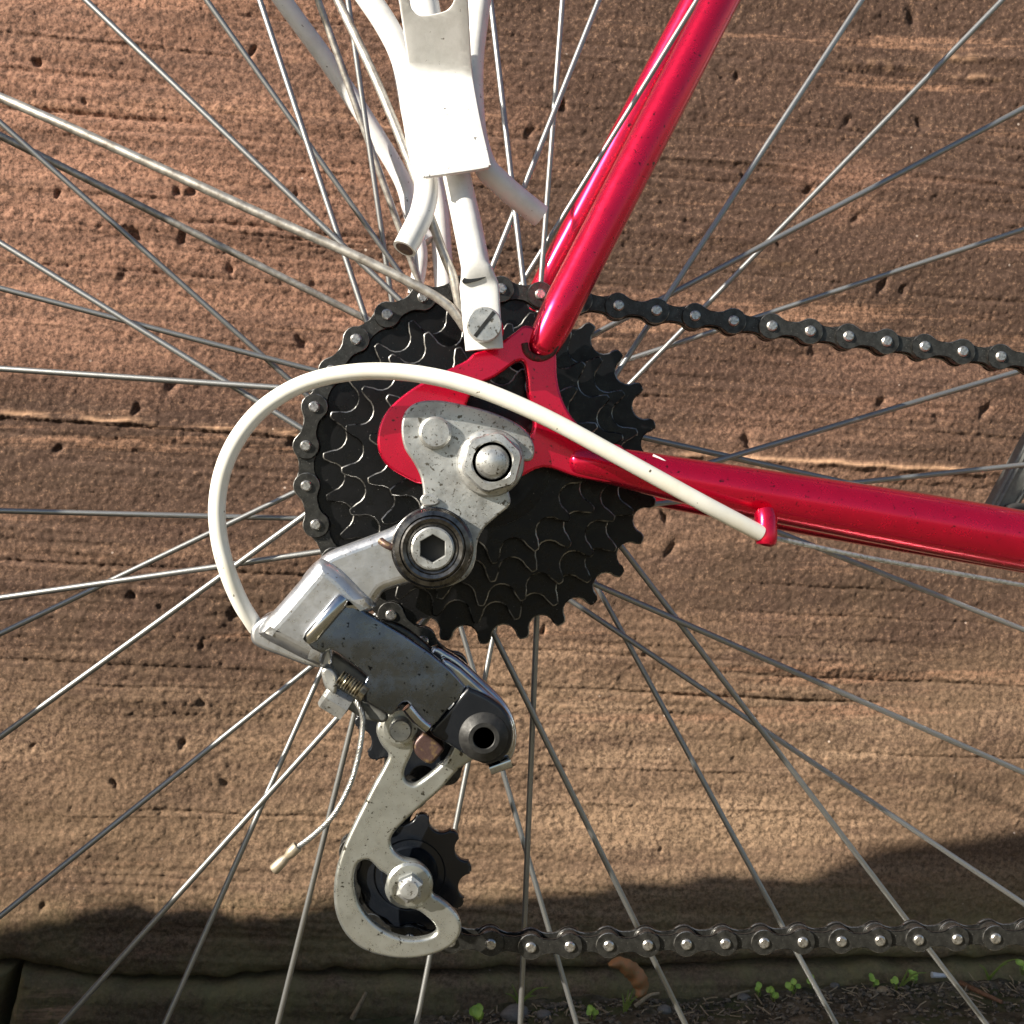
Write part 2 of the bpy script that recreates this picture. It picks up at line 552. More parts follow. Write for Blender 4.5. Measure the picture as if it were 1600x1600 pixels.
def wall_sheet(name, xs, zs, base, edges, seed, parent, pits=True):
    """edges: (x0 line fn, x1, z0 fn, z1): rounding towards the block's joints"""
    X, Z = np.meshgrid(xs, zs)
    h = relief(X + seed * 300, Z)
    r = np.random.default_rng(seed + 40)
    if pits:
        sites = [P(x, y, WALL_Y)[[0, 2]] for x, y in PITS] + [(r.uniform(-350, 450), r.uniform(-300, 340)) for _ in range(25)]
        for i, (x, z) in enumerate(sites):
            big = i < len(PITS)
            rx = r.uniform(1.7, 3.6) if big else r.uniform(.9, 1.8)
            rz = rx * r.uniform(1.0, 1.9)
            sh = r.uniform(-.7, .7)
            m = (np.abs(X - x) < 16) & (np.abs(Z - z) < 18)
            wx = 2.6 * vnoise(X[m] / 4 + i, Z[m] / 4, 31)
            wz = 2.6 * vnoise(X[m] / 4, Z[m] / 4 + i, 32)
            dx, dz = (X[m] - x) - sh * (Z[m] - z) + wx, Z[m] - z + wz
            h[m] -= (r.uniform(1.8, 5.2) if big else r.uniform(.8, 2.2)) * np.exp(-((dx / rx) ** 2 + (dz / rz) ** 2))
    seam_sun = np.zeros_like(X)
    if pits:
        zl = np.interp(X, [P(0, 648, WALL_Y)[0], P(500, 682, WALL_Y)[0], P(1150, 716, WALL_Y)[0], P(1600, 742, WALL_Y)[0]],
                       [P(0, 648, WALL_Y)[2], P(500, 682, WALL_Y)[2], P(1150, 716, WALL_Y)[2], P(1600, 742, WALL_Y)[2]])
        d = Z - zl + 2.5 * vnoise(X / 18, Z * 0, 21)
        h += 1.9 * np.exp(-(d / 2.2) ** 2) * (1 + 1.3 * vnoise(X / 14, Z / 9, 22)) - .9 / (1 + np.exp((d + 3) / 2.5))
        h -= .9 * np.exp(-((d + 12) / 1.6) ** 2)
        seam_sun = .85 * np.exp(-((d - 1.2) / 2.0) ** 2) * np.clip(.55 + 2.6 * vnoise(X / 26, Z * 0, 23), 0, 1)
        for ln, amp in (((1480, 88, 1600, 92), 1.6), ((1500, 120, 1560, 122), 1.4), ((1330, 97, 1440, 103), 1.2), ((1190, 405, 1240, 410), 1.3)):
            a, b2 = P(ln[0], ln[1], WALL_Y), P(ln[2], ln[3], WALL_Y)
            k = np.exp(-((Z - a[2] - (X - a[0]) * (b2[2] - a[2]) / (b2[0] - a[0])) / 2.6) ** 2) / (1 + np.exp(-(X - a[0]) / 4)) / (1 + np.exp((X - b2[0]) / 4))
            h += amp * k
            seam_sun = np.maximum(seam_sun, .6 * k * np.clip(.6 + 3 * vnoise(X / 7, Z / 5, 24), 0, 1))
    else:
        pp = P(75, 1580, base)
        seam_sun = np.exp(-(((X - pp[0]) / 22) ** 2 + ((Z - pp[2]) / 12) ** 2))  # painted sunlight: a pale patch near the lower stone's left end
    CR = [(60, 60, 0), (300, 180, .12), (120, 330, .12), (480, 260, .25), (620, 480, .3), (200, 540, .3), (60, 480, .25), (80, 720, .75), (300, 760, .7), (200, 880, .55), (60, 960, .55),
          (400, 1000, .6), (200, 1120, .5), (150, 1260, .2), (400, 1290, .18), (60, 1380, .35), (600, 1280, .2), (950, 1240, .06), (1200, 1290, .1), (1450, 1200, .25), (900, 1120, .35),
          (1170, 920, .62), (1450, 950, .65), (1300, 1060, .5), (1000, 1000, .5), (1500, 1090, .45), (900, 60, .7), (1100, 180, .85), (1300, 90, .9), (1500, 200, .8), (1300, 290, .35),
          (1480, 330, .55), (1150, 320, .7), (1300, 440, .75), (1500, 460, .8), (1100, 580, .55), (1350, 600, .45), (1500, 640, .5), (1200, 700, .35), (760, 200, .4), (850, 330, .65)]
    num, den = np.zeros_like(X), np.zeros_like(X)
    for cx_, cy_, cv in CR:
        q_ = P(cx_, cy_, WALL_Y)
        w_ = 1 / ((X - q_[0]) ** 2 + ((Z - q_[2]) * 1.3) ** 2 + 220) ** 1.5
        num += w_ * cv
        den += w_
    tone_mask = num / den
    ed = np.minimum.reduce([X - edges[0](Z), edges[1](Z) - X, Z - edges[2](X), edges[3](X) - Z])
    ed += 3 * vnoise(X / 13, Z / 13, seed + 60)
    R = 11.0
    t = np.clip(1 - ed / R, 0, 1.6)
    h -= R * (1 - np.sqrt(np.clip(1 - np.minimum(t, 1) ** 2, 0, 1))) + np.clip(t - 1, 0, 1) * 60
    Y = base - h
    nz, nx = X.shape
    co = np.stack([X, Y, Z], -1).reshape(-1, 3) * MM
    # a rim folded back into the wall so that the block has depth
    idx = np.arange(nz * nx).reshape(nz, nx)
    ring = np.concatenate([idx[0], idx[1:, -1], idx[-1, -2::-1], idx[-2:0:-1, 0]])
    back = co[ring].copy()
    back[:, 1] = (base + 90) * MM
    q = np.stack([idx[:-1, :-1], idx[:-1, 1:], idx[1:, 1:], idx[1:, :-1]], -1).reshape(-1, 4)
    bi = np.arange(len(ring)) + nz * nx
    q2 = np.stack([ring, bi, np.roll(bi, -1), np.roll(ring, -1)], -1)
    q = np.vstack([q, q2])
    co = np.vstack([co, back])
    me = bpy.data.meshes.new(name)
    me.vertices.add(len(co))
    me.vertices.foreach_set('co', co.ravel())
    me.loops.add(q.size)
    me.loops.foreach_set('vertex_index', q.ravel().astype(np.int32))
    me.polygons.add(len(q))
    me.polygons.foreach_set('loop_start', (np.arange(len(q)) * 4).astype(np.int32))
    me.polygons.foreach_set('use_smooth', np.ones(len(q), bool))
    me.update(calc_edges=True)
    a = me.attributes.new('seam_sun', 'FLOAT', 'POINT')
    a.data.foreach_set('value', np.concatenate([seam_sun.ravel(), np.zeros(len(back))]).astype(np.float32))
    a = me.attributes.new('tone_mask', 'FLOAT', 'POINT')
    a.data.foreach_set('value', np.concatenate([tone_mask.ravel(), np.zeros(len(back))]).astype(np.float32))
    me.materials.append(M['wall'])
    me.validate()
    return link(bpy.data.objects.new(name, me), parent)


M['wall'] = wall_material()
wall = thing('stone_wall', 'weathered reddish brown sandstone block wall standing behind the bicycle wheel', 'wall', (60, WALL_Y + 60, -440))
wall['kind'] = 'thing'
xs_f = np.arange(-350, 455, 1.15)
xs = np.concatenate([np.arange(-760, -350, 7.0), xs_f, np.arange(455, 900, 7.0)])
jx = [P(x, y, WALL_Y)[0] for x, y in ((0, 1512), (135, 1535), (330, 1540), (450, 1527), (800, 1522), (1000, 1520), (1200, 1506), (1600, 1502))]
jz = [P(x, y, WALL_Y)[2] for x, y in ((0, 1512), (135, 1535), (330, 1540), (450, 1527), (800, 1522), (1000, 1520), (1200, 1506), (1600, 1502))]
joint = lambda X: np.interp(X, jx, jz) + 2.5 * vnoise(np.asarray(X, float) / 11, np.asarray(X, float) * 0, 77)
zs = np.concatenate([np.arange(-382, 368, 1.15), np.arange(368, 620, 7.0)])
big_x0, big_x1 = -700.0, 820.0
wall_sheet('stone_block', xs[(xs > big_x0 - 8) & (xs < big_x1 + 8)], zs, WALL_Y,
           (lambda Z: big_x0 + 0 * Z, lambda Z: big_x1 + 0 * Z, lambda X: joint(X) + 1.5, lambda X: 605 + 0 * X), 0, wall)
gap_a, gap_b = P(14, 1600, WALL_Y), P(30, 1530, WALL_Y)
gapx = lambda Z: gap_a[0] + (Z - gap_a[2]) * (gap_b[0] - gap_a[0]) / (gap_b[2] - gap_a[2])
zl = np.arange(-440, -340, 1.2)
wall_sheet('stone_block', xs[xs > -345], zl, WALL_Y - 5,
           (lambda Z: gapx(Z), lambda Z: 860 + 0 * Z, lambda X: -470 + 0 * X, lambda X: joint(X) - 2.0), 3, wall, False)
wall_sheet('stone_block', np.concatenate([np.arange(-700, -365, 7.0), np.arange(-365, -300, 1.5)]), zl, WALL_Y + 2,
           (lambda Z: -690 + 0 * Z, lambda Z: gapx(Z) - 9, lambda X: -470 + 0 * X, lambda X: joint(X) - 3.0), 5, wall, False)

# the ground: one sheet; an unseen, made-up bank is added to shade the wall's foot
shade_px = [(-60, 1450), (0, 1446), (70, 1428), (130, 1412), (197, 1407), (239, 1416), (290, 1410), (337, 1422), (450, 1428), (520, 1405), (600, 1398), (728, 1402),
            (800, 1393), (925, 1390), (975, 1374), (1062, 1380), (1100, 1362), (1150, 1366), (1220, 1369), (1276, 1378), (1296, 1360), (1333, 1340),
            (1361, 1321), (1389, 1318), (1431, 1314), (1501, 1310), (1550, 1298), (1600, 1292), (1700, 1275)]
SHADE_BANK_Y = -6.0
kx, kz = SUN.x / SUN.y, -SUN.z / SUN.y
sh = np.array([P(x, y, WALL_Y) for x, y in shade_px])
bx = sh[:, 0] - kx * (WALL_Y - SHADE_BANK_Y)
bz = sh[:, 2] + kz * (WALL_Y - SHADE_BANK_Y)
foot_x = [P(x, 1540, WALL_Y)[0] for x in (0, 300, 560, 700, 900, 1100, 1300, 1500, 1600)]
foot_z = [P(x, y, WALL_Y - 14)[2] for x, y in ((0, 1690), (300, 1660), (560, 1604), (700, 1588), (900, 1568), (1100, 1563), (1300, 1548), (1500, 1536), (1600, 1534))]


def ground_z(X, Y):
    t = np.clip((Y - 60) / (WALL_Y - 80), 0, 1)
    t = t * t * (3 - 2 * t)
    z = -338 + (np.interp(X, foot_x, foot_z) + 338) * t ** 1.6
    z = z + 5 * vnoise(X / 26, Y / 26, 90) * np.clip(t * 4, .15, 1) + 3 * vnoise(X / 8, Y / 8, 91) * np.clip(t * 4, .05, 1) + 1.5 * vnoise(X / 3, Y / 3, 92) * t
    crest = np.interp(X, bx, bz, left=bz[0], right=bz[-1]) + 13 * vnoise(X / 6.5, X * 0, 97) * np.clip((bx[14] - X) / 260, 0, 1)
    fade = 1 / (1 + np.exp(-(X + 1330) / 25)) / (1 + np.exp((X - bx[-1] - 4) / 7))
    dd = np.abs(Y - SHADE_BANK_Y)
    hgt = (crest + 338) * fade - dd * 1.9 - np.where(dd < 12, 0, 4 * np.abs(vnoise(X / 9, Y / 9, 93)))
    return np.maximum(z, -338 + hgt)


gx = np.concatenate([[-6000, -4000, -2600, -1900, -1600], np.arange(-1450, -330, 7.0), np.arange(-330, 480, 2.8), np.arange(480, 700, 20.0), [900, 1300, 2000, 4000, 6000]])
gy = np.concatenate([[-8000, -5000, -3000, -1800, -1100, -700, -480], np.arange(-380, -20, 15.0), np.arange(-20, 8, 2.0), np.arange(8, WALL_Y - 130, 9.0), np.arange(WALL_Y - 130, WALL_Y + 20, 2.8), [WALL_Y + 90]])
GX, GY = np.meshgrid(gx, gy)
GZ = ground_z(GX, GY)
gi = np.arange(GX.size).reshape(GX.shape)
gq = np.stack([gi[:-1, :-1], gi[:-1, 1:], gi[1:, 1:], gi[1:, :-1]], -1).reshape(-1, 4)
M['ground'] = ground_material()
ground = from_mm('ground', np.stack([GX, GY, GZ], -1).reshape(-1, 3), gq, M['ground'], None, 180)
ground['kind'] = 'structure'
ground['label'] = 'damp dark soil with moss at the foot of the wall'

# grit lying along the wall foot
V, Fc = [], []
ico = bmesh.new()
bmesh.ops.create_icosphere(ico, subdivisions=1, radius=1)
iv = np.array([v.co[:] for v in ico.verts])
iff = [[v.index for v in f.verts] for f in ico.faces]
ico.free()
for i in range(1500):
    x = rng.uniform(-20, 480)
    y = WALL_Y - 14 - abs(rng.normal(0, 38))
    s = rng.uniform(.6, 1.9) if rng.random() < .93 else rng.uniform(1.9, 3.4)
    z = float(ground_z(np.array([x]), np.array([y]))[0])
    jit = iv * (1 + rng.uniform(-.28, .28, (len(iv), 1))) * (s * np.array([1.25, 1, .75]))
    a = rng.uniform(0, 6.28)
    R_ = np.array([[math.cos(a), -math.sin(a), 0], [math.sin(a), math.cos(a), 0], [0, 0, 1]])
    o = len(V)
    V += list(jit @ R_.T + np.array([x, y, z + s * .35]))
    Fc += [[k + o for k in f] for f in iff]
grit = from_mm('grit', V, Fc, 'pebble', None, 25)
grit['kind'] = 'stuff'
V, Fc = [], []
for i in range(260):
    x, y = rng.uniform(0, 480), WALL_Y - 12 - abs(rng.normal(0, 30))
    z = float(ground_z(np.array([x]), np.array([y]))[0])
    a, L_ = rng.uniform(0, 6.28), rng.uniform(3, 12)
    d_ = np.array([math.cos(a), math.sin(a), rng.uniform(-.1, .5)]) * L_
    p0 = np.array([x, y, z + .6])
    tv, tf = tube_data([p0, p0 + d_ * .5 + rng.normal(0, .6, 3), p0 + d_], rng.uniform(.25, .6), 5)
    o = len(V)
    V += tv
    Fc += [[k + o for k in f] for f in tf]
litter = from_mm('leaf_litter', V, Fc, 'twig', None, 60)
litter['kind'] = 'stuff'
litter['label'] = 'bits of straw and dry stalk scattered along the wall foot'
grit['label'] = 'small grit and crumbs of stone scattered along the wall foot'

# ------------------------------------------------------------------ the bicycle
bike = thing('bicycle', 'vintage red bicycle with black five speed freewheel, white luggage rack and silver rear derailleur', 'bicycle', (0, 36, -337))
RIM_Y = 36.0

# ---- rear wheel
V, Fc = lathe_data([(307, 26.5), (318, 26), (320, 28), (320, 44), (318, 46), (307, 45.5), (304, 41), (304, 31), (307, 26.5)], seg=120)
wheel = from_mm('rear_wheel', V, Fc[:-2], 'rim', bike)
th_ = [(2 * math.pi * k / 12) for k in range(13)]
V, Fc = lathe_data([(324 + 12.5 * math.cos(a), RIM_Y + 12 * math.sin(a)) for a in th_], seg=120)
from_mm('tyre', V, Fc[:-2], 'rubber', wheel, 60)
hub = lathe('hub', [(5, 3), (16, 3), (24, 6), (24, 9.5), (16, 11), (14, 20), (14, 55), (16, 63), (24, 64.5), (24, 68), (12, 71), (5, 72)], 'zinc', wheel)
lathe('axle', [(3.2, -45.6), (4.7, -44.2), (4.8, -43), (4.8, 112)], 'zinc', wheel, seg=24)

sv, sf = tube_data([(0, 0, 0), (0, 0, .25), (0, 0, .5), (0, 0, .75), (0, 0, 1)], 1.0, 8)
spoke_me = bpy.data.meshes.new('spoke')
spoke_me.from_pydata([tuple(v) for v in sv], [], sf)
finish(spoke_me, 'spoke', 60)
for k in range(36):
    ang = math.radians(2.15 + 10 * k)
    near = k % 2 == 1
    sgn = -1 if (k // 2) % 2 == 0 else 1
    fy = (8.0 if near else 66.2) + (sgn * 1.9)
    Q = np.array([305 * math.cos(ang), RIM_Y + (-2.5 if near else 2.5), 305 * math.sin(ang)])
    off = 20.9
    # hub end: foot of the tangent with perpendicular offset off
    ph = math.acos(off / 305.0)
    ha = ang + sgn * ph
    H = np.array([off * math.cos(ha), fy, off * math.sin(ha)])
    v = Vector((Q - H) * MM)
    o = link(bpy.data.objects.new('spoke', spoke_me), wheel)
    rot = v.to_track_quat('Z', 'Y').to_matrix().to_4x4()
    o.matrix_basis = Matrix.Translation(Vector(H * MM)) @ rot @ Matrix.Diagonal((1.02 * MM, 1.02 * MM, v.length, 1))

# ---- freewheel
TEETH = [(28, 0.0), (24, -5.4), (21, -10.8), (17, -16.2), (14, -21.6)]
PITCHLEN = 12.7
free = lathe('freewheel', [(11, -25.5), (15.5, -25.5), (15.5, -23.6), (19.5, -23.4), (19.5, 4), (10, 4)], 'cog', bike, seg=48)


def sprocket_loop(n, tip_add, phase, seat=4.05, half_a=98, tw=1.55):
    R = PITCHLEN / (2 * math.sin(math.pi / n))
    pts = []
    for k in range(n):
        a = phase + 2 * math.pi * k / n                      # roller seat
        cx, cz = R * math.cos(a), R * math.sin(a)
        for j in range(9):
            b = a + math.pi + math.radians(-half_a + 2 * half_a * j / 8)
            pts.append((cx + seat * math.cos(-b + 2 * (a + math.pi)), cz + seat * math.sin(-b + 2 * (a + math.pi))))
        at = a + math.pi / n
        rt = R + tip_add
        for da, dr in ((-tw, -.55), (-tw * .8, -.05), (-.4, .1), (.4, .05), (tw * .7, -.15), (tw, -.75)):
            pts.append(((rt + dr) * math.cos(at + da / rt), (rt + dr) * math.sin(at + da / rt)))
    return pts, R


PHI0 = math.radians(180.6 + 180 / 28)
for i, (n, y) in enumerate(TEETH):
    ph = PHI0 if i == 0 else math.radians((0, 177.2, 182.8, 188.5, 197)[i]) + math.pi / n
    lp, R = sprocket_loop(n, 1.6, ph, 4.2, 88, 1.75) if i == 0 else sprocket_loop(n, 2.3, ph, 4.25, 80, 1.3)
    # seat arcs run against the angle; keep a single winding
    lp = np.array(lp)
    hole = circle(0, 0, 19.2 if i else 21, 40)
    ob = plate('sprocket', [lp, hole], y - 1.0, 2.0, 'cog', free, bev=.42, res=2, edge='edge')
for y0, y1, r in ((-1.3, -4.2, 24), (-6.6, -9.7, 22), (-12, -15, 21.5), (-17.3, -20.4, 21)):
    lathe('spacer', [(r, y1), (r, y0)], 'cog', free, seg=40)

# ---- chain: path over the big sprocket, down to the two jockey wheels and away to the front
GP = P(652, 1118, 0)[[0, 2]]
TP = P(640, 1364, 0)[[0, 2]]
RC = PITCHLEN / (2 * math.sin(math.pi / 28))
RJ = 20.3
top0, top1 = P(967, 477, -4.0), P(1566, 557, -12.0)
lowA, lowB = P(831, 1481, -4.5), P(1558, 1467, -15.5)
half = 3.95


def tangent(c1, r1, c2, r2, s1, s2):
    """tangent line touching circle 1 on the side s1 and circle 2 on the side s2 (+1: left of travel)"""
    d = c2 - c1
    L = np.linalg.norm(d)
    u = d / L
    v = np.array([-u[1], u[0]])
    k = (s1 * r1 - s2 * r2) / L
    nvec = u * k + v * math.sqrt(max(1 - k * k, 0))
    return c1 + nvec * r1 * s1, c2 + nvec * r2 * s2


C0 = np.zeros(2)
# travelling anticlockwise round the sprocket keeps its centre on the left, so the chain lies to the right (-1)
t1, t2 = tangent(C0, RC, GP, RJ, -1, 1)
t3, t4 = tangent(GP, RJ, TP, RJ, 1, -1)


def arc(c, r, p, q, ccw, step=.15):
    a, b = math.atan2(p[1] - c[1], p[0] - c[0]), math.atan2(q[1] - c[1], q[0] - c[0])
    if ccw:
        while b < a:
            b += 2 * math.pi
    else:
        while b > a:
            b -= 2 * math.pi
    n = max(2, int(abs(b - a) * r / step))
    return [c + r * np.array([math.cos(a + (b - a) * k / n), math.sin(a + (b - a) * k / n)]) for k in range(n + 1)]


def walk(path, start, pitch, count):
    path = np.array(path)
    out = [np.array(start)]
    i = 0
    cur = np.array(start)
    while len(out) <= count:
        while i < len(path) - 1 and np.linalg.norm(path[i + 1] - cur) < pitch:
            i += 1
        if i >= len(path) - 1:
            break
        a, b = path[i], path[i + 1]
        lo, hi = 0., 1.
        for _ in range(30):
            m = (lo + hi) / 2
            if np.linalg.norm(a + (b - a) * m - cur) < pitch:
                lo = m
            else:
                hi = m
        cur = a + (b - a) * lo
        out.append(cur)
    return out


pins = []                                                    # (x, y, z) chain centre line
# upper run from the right towards the sprocket
d_top = (top1 - top0)
npit = 10
step_t = d_top / npit
upper = [top0 + step_t * k + np.array([0, half, 0]) for k in range(15, -1, -1)]
cog_ang = [PHI0 + 2 * math.pi / 28 * k for k in range(-9, 5)]      # seats carrying the chain
cogp = [np.array([RC * math.cos(a), 0, RC * math.sin(a)]) for a in cog_ang]
gapmid = (upper[-1] + cogp[0])
# the seat at 84 degrees follows the upper run
seats = []
for k in range(-12, 5):
    a = PHI0 + 2 * math.pi / 28 * k
    seats.append((math.degrees(a), np.array([RC * math.cos(a), 0, RC * math.sin(a)])))
seats = [s for s in seats if 80 < s[0] < 245]
first = seats[0][1]
nmid = max(1, round(np.linalg.norm(upper[-1] - first) / PITCHLEN)) - 1
pins = list(upper)
for k in range(nmid):
    pins.append(upper[-1] + (first - upper[-1]) * (k + 1) / (nmid + 1))
i_first = len(pins)
pins += [s[1] for s in seats]
last = seats[-1][1][[0, 2]]
lowC = lowA + np.array([0, half, 0])
end2 = lowC[[0, 2]]
tang_low = TP + np.array([0, -RJ])
path = []
path += [last + (t2 - last) * k / 200 for k in range(201)]
path += arc(GP, RJ, t2, t3, False)
path += [t3 + (t4 - t3) * k / 200 for k in range(201)]
path += arc(TP, RJ, t4, tang_low, True)
path += [tang_low + (end2 - tang_low) * k / 300 for k in range(301)]
plen = sum(np.linalg.norm(np.array(path[i + 1]) - np.array(path[i])) for i in range(len(path) - 1))
OUTER_AT_LOW = 1                                             # the link right of lowA is an outer link
# parity: links alternate; on the sprocket the link between the seats 174 and 187 degrees is an inner link
k187 = min(range(len(pins)), key=lambda k: np.linalg.norm(pins[k] - np.array([RC * math.cos(math.radians(187.0)), 0, RC * math.sin(math.radians(187.0))])))
par = (k187 - 1) % 2                                          # links starting at this parity are inner
nn = round(plen / (PITCHLEN * .995))
if ((len(pins) - 1 + nn) % 2) == par:                         # lowA must start an outer link
    nn += 1 if plen / PITCHLEN > nn else -1
lo, hi = 10.0, 14.5
for _ in range(40):
    m = (lo + hi) / 2
    wv = walk(path, last, m, nn)
    if len(wv) > nn:
        lo = m
    else:
        hi = m
print('chain hidden pitch', lo, nn, plen)
wv = walk(path, last, lo, nn)[1:nn]
for p in wv:
    pins.append(np.array([p[0], 0.0, p[1]]))
step_b = (lowB - lowA) / 12
for k in range(18):
    pins.append(lowC + step_b * k)


def link_outline(h, wst, n=7):
    """figure-of-eight plate, pins at x=0 and x=12.7"""
    pts = []
    for k in range(n * 2 + 1):
        a = math.radians(52 + 256 * k / (2 * n))
        pts.append((h * math.cos(a), h * math.sin(a)))
    mid = PITCHLEN / 2
    wide = wst + .32
    for dx, ww in ((-2.5, wide), (-1.2, wst), (1.2, wst), (2.5, wide)):
        pts.append((mid + dx, -ww))
    for k in range(n * 2 + 1):
        a = math.radians(-128 + 256 * k / (2 * n))
        pts.append((PITCHLEN + h * math.cos(a), h * math.sin(a)))
    for dx, ww in ((2.5, wide), (1.2, wst), (-1.2, wst), (-2.5, wide)):
        pts.append((mid + dx, ww))
    return pts


def local_plate(name, lp, yf, th, m, bev):
    me, co = plate_mesh(name, [lp], yf, th, bev, 1)
    me.vertices.foreach_set('co', (co * MM).ravel())
    bm = bmesh.new()
    bm.from_mesh(me)
    bmesh.ops.remove_doubles(bm, verts=bm.verts, dist=1e-6)
    bmesh.ops.recalc_face_normals(bm, faces=bm.faces)
    bm.to_mesh(me)
    bm.free()
    finish(me, m, 35)
    worn_edges(me, 'edge')
    return me


me_of = local_plate('outer_plate', link_outline(4.25, 2.35), -3.35, 1.0, 'chain', .22)
me_ob = local_plate('outer_plate', link_outline(4.25, 2.35), 2.35, 1.0, 'chain', .22)
me_if = local_plate('inner_plate', link_outline(4.15, 2.5), -2.25, 1.0, 'chain', .2)
me_ib = local_plate('inner_plate', link_outline(4.15, 2.5), 1.25, 1.0, 'chain', .2)


def lathe_mesh(name, prof, m, seg=16):
    V, Fc = lathe_data(prof, seg=seg)
    me = bpy.data.meshes.new(name)
    me.from_pydata([tuple(c * MM for c in v) for v in V], [], Fc)
    return finish(me, m, 22)


me_pin = lathe_mesh('pin', [(1.3, -4.3), (1.75, -3.9), (1.8, -3.0), (1.8, 3.9), (1.4, 4.1)], 'pin')
me_rol = lathe_mesh('roller', [(2.2, -1.15), (3.85, -1.15), (3.85, 1.15), (2.2, 1.15)], 'chain', 18)
chain_root = bpy.data.objects.new('chain', None)
chain_root.empty_display_size = .01
link(chain_root, bike)
for i in range(len(pins) - 1):
    a, b = pins[i], pins[i + 1]
    d = b - a
    x = d / np.linalg.norm(d)
    y = np.array([0, 1.0, 0])
    y = y - x * (x @ y)
    y /= np.linalg.norm(y)
    z = np.cross(x, y)
    mt = Matrix(((x[0], y[0], z[0], a[0] * MM), (x[1], y[1], z[1], a[1] * MM), (x[2], y[2], z[2], a[2] * MM), (0, 0, 0, 1)))
    sx = np.linalg.norm(d) / PITCHLEN
    inner = i % 2 == par
    for me in ((me_if, me_ib) if inner else (me_of, me_ob)):
        o = link(bpy.data.objects.new(me.name.split('.')[0], me), chain_root)
        o.matrix_basis = mt @ Matrix.Diagonal((sx, 1, 1, 1))
    o = link(bpy.data.objects.new('roller', me_rol), chain_root)
    o.matrix_basis = mt
    o = link(bpy.data.objects.new('pin', me_pin), chain_root)
    o.matrix_basis = mt @ Matrix.Rotation(rnd.uniform(0, 3), 4, 'Y')

# ---- frame: dropout, stays
D_Y = -33.0
drop = [(868, 545), (871, 590), (881, 628), (903, 662), (940, 690), (975, 700), (978, 752), (905, 746), (850, 730), (800, 752), (740, 766), (662, 757),
        (640, 750), (606, 729), (590, 700), (593, 664), (611, 634), (650, 603), (700, 577), (728, 563), (742, 551), (770, 543), (803, 520), (822, 508), (850, 520)]
dhole = [(806, 566), (819, 567), (824, 590), (826, 615), (834, 648), (832, 676), (812, 700), (775, 690), (742, 668), (728, 640), (744, 605), (775, 588)]
dropout = plate('dropout', [px_loop(drop, D_Y, 4), px_loop(dhole, D_Y, 4)], D_Y, 6.0, 'red', bike, bev=.8, res=3)
ss = [P(848, 541, -31), P(868, 500, -31), P(893, 450, -30.5), P(1009, 225, -26), P(1125, 0, -21.5), P(1420, -570, -10)]
tube('seat_stay', spline(ss, 6), np.concatenate([np.linspace(4.9, 5.7, 6), np.full(25, 5.8)]), 'red', bike, 28, dome=.9)
fs = [P(826, 498, 101), P(878, 400, 98), P(984, 200, 92), P(1090, 0, 86), P(1390, -566, 69)]
tube('seat_stay', spline(fs, 6), np.concatenate([np.linspace(5.0, 6.3, 6), np.full(19, 6.3)]), 'red', bike, 24, dome=.9)
cs = [P(900, 722, -30), P(950, 727, -30), P(1100, 757, -28.5), P(1350, 801, -26), P(1600, 845, -23), P(2400, 985, -16)]
cr = np.interp(np.linspace(0, 5, 31), [0, 1, 2, 3, 4, 5], [4.6, 5.5, 7.2, 8.8, 9.6, 10])
tube('chain_stay', spline(cs, 6), cr, 'red', bike, 30, dome=.7)
q = [P(*a, -31)[[0, 2]] for a in ((754, 726),)]
csf = [np.array([p[0], 62 - p[1], p[2]]) for p in cs]
tube('chain_stay', spline(csf, 6), cr * .85, 'red', bike, 20, dome=.7)
far_drop = [(30, 30), (40, -4), (38, -12), (0, -14), (-26, -10), (-33, 4), (-20, 22), (10, 32), (20, 45)]
plate('dropout', [spline(far_drop, 4, True)], 98, 6, 'red', bike, .8)
wd = P(845, 552, D_Y - .5)
wq = [P(x, y, D_Y - .6) for x, y in ((820, 536), (823, 549), (834, 558), (848, 559), (862, 552), (869, 540))]
tube('weld', spline(wq, 5), 1.0, 'dirt_weld', bike, 10)
lathe('eyelet', [(4.6, D_Y - 3.0), (5.0, D_Y - 2.6), (5.0, D_Y + 5.5)], 'red', bike, P(760, 517, D_Y - 1)[[0, 2]], 24)
# cable stop brazed under the chain stay
sx_, sz_ = P(1197, 830, -38)[[0, 2]]
V, Fc = tube_data([(sx_ + .2, -36, sz_ + 5.2), (sx_ + .2, -37, sz_ + 4), (sx_, -38, sz_ - 2.5), (sx_, -38.2, sz_ - 3.9), (sx_ - .1, -38.2, sz_ - 4.5)], [3.2, 3.3, 3.35, 2.9, 1.6], 20)
stop = from_mm('cable_stop', V, Fc, 'red', bike)
scr = [P(1020, 712, -32.6), P(1036, 720, -33.4), P(1056, 733, -34.3)]
tube('paint_scratch', spline(scr, 4), .55, 'white', bike, 8)

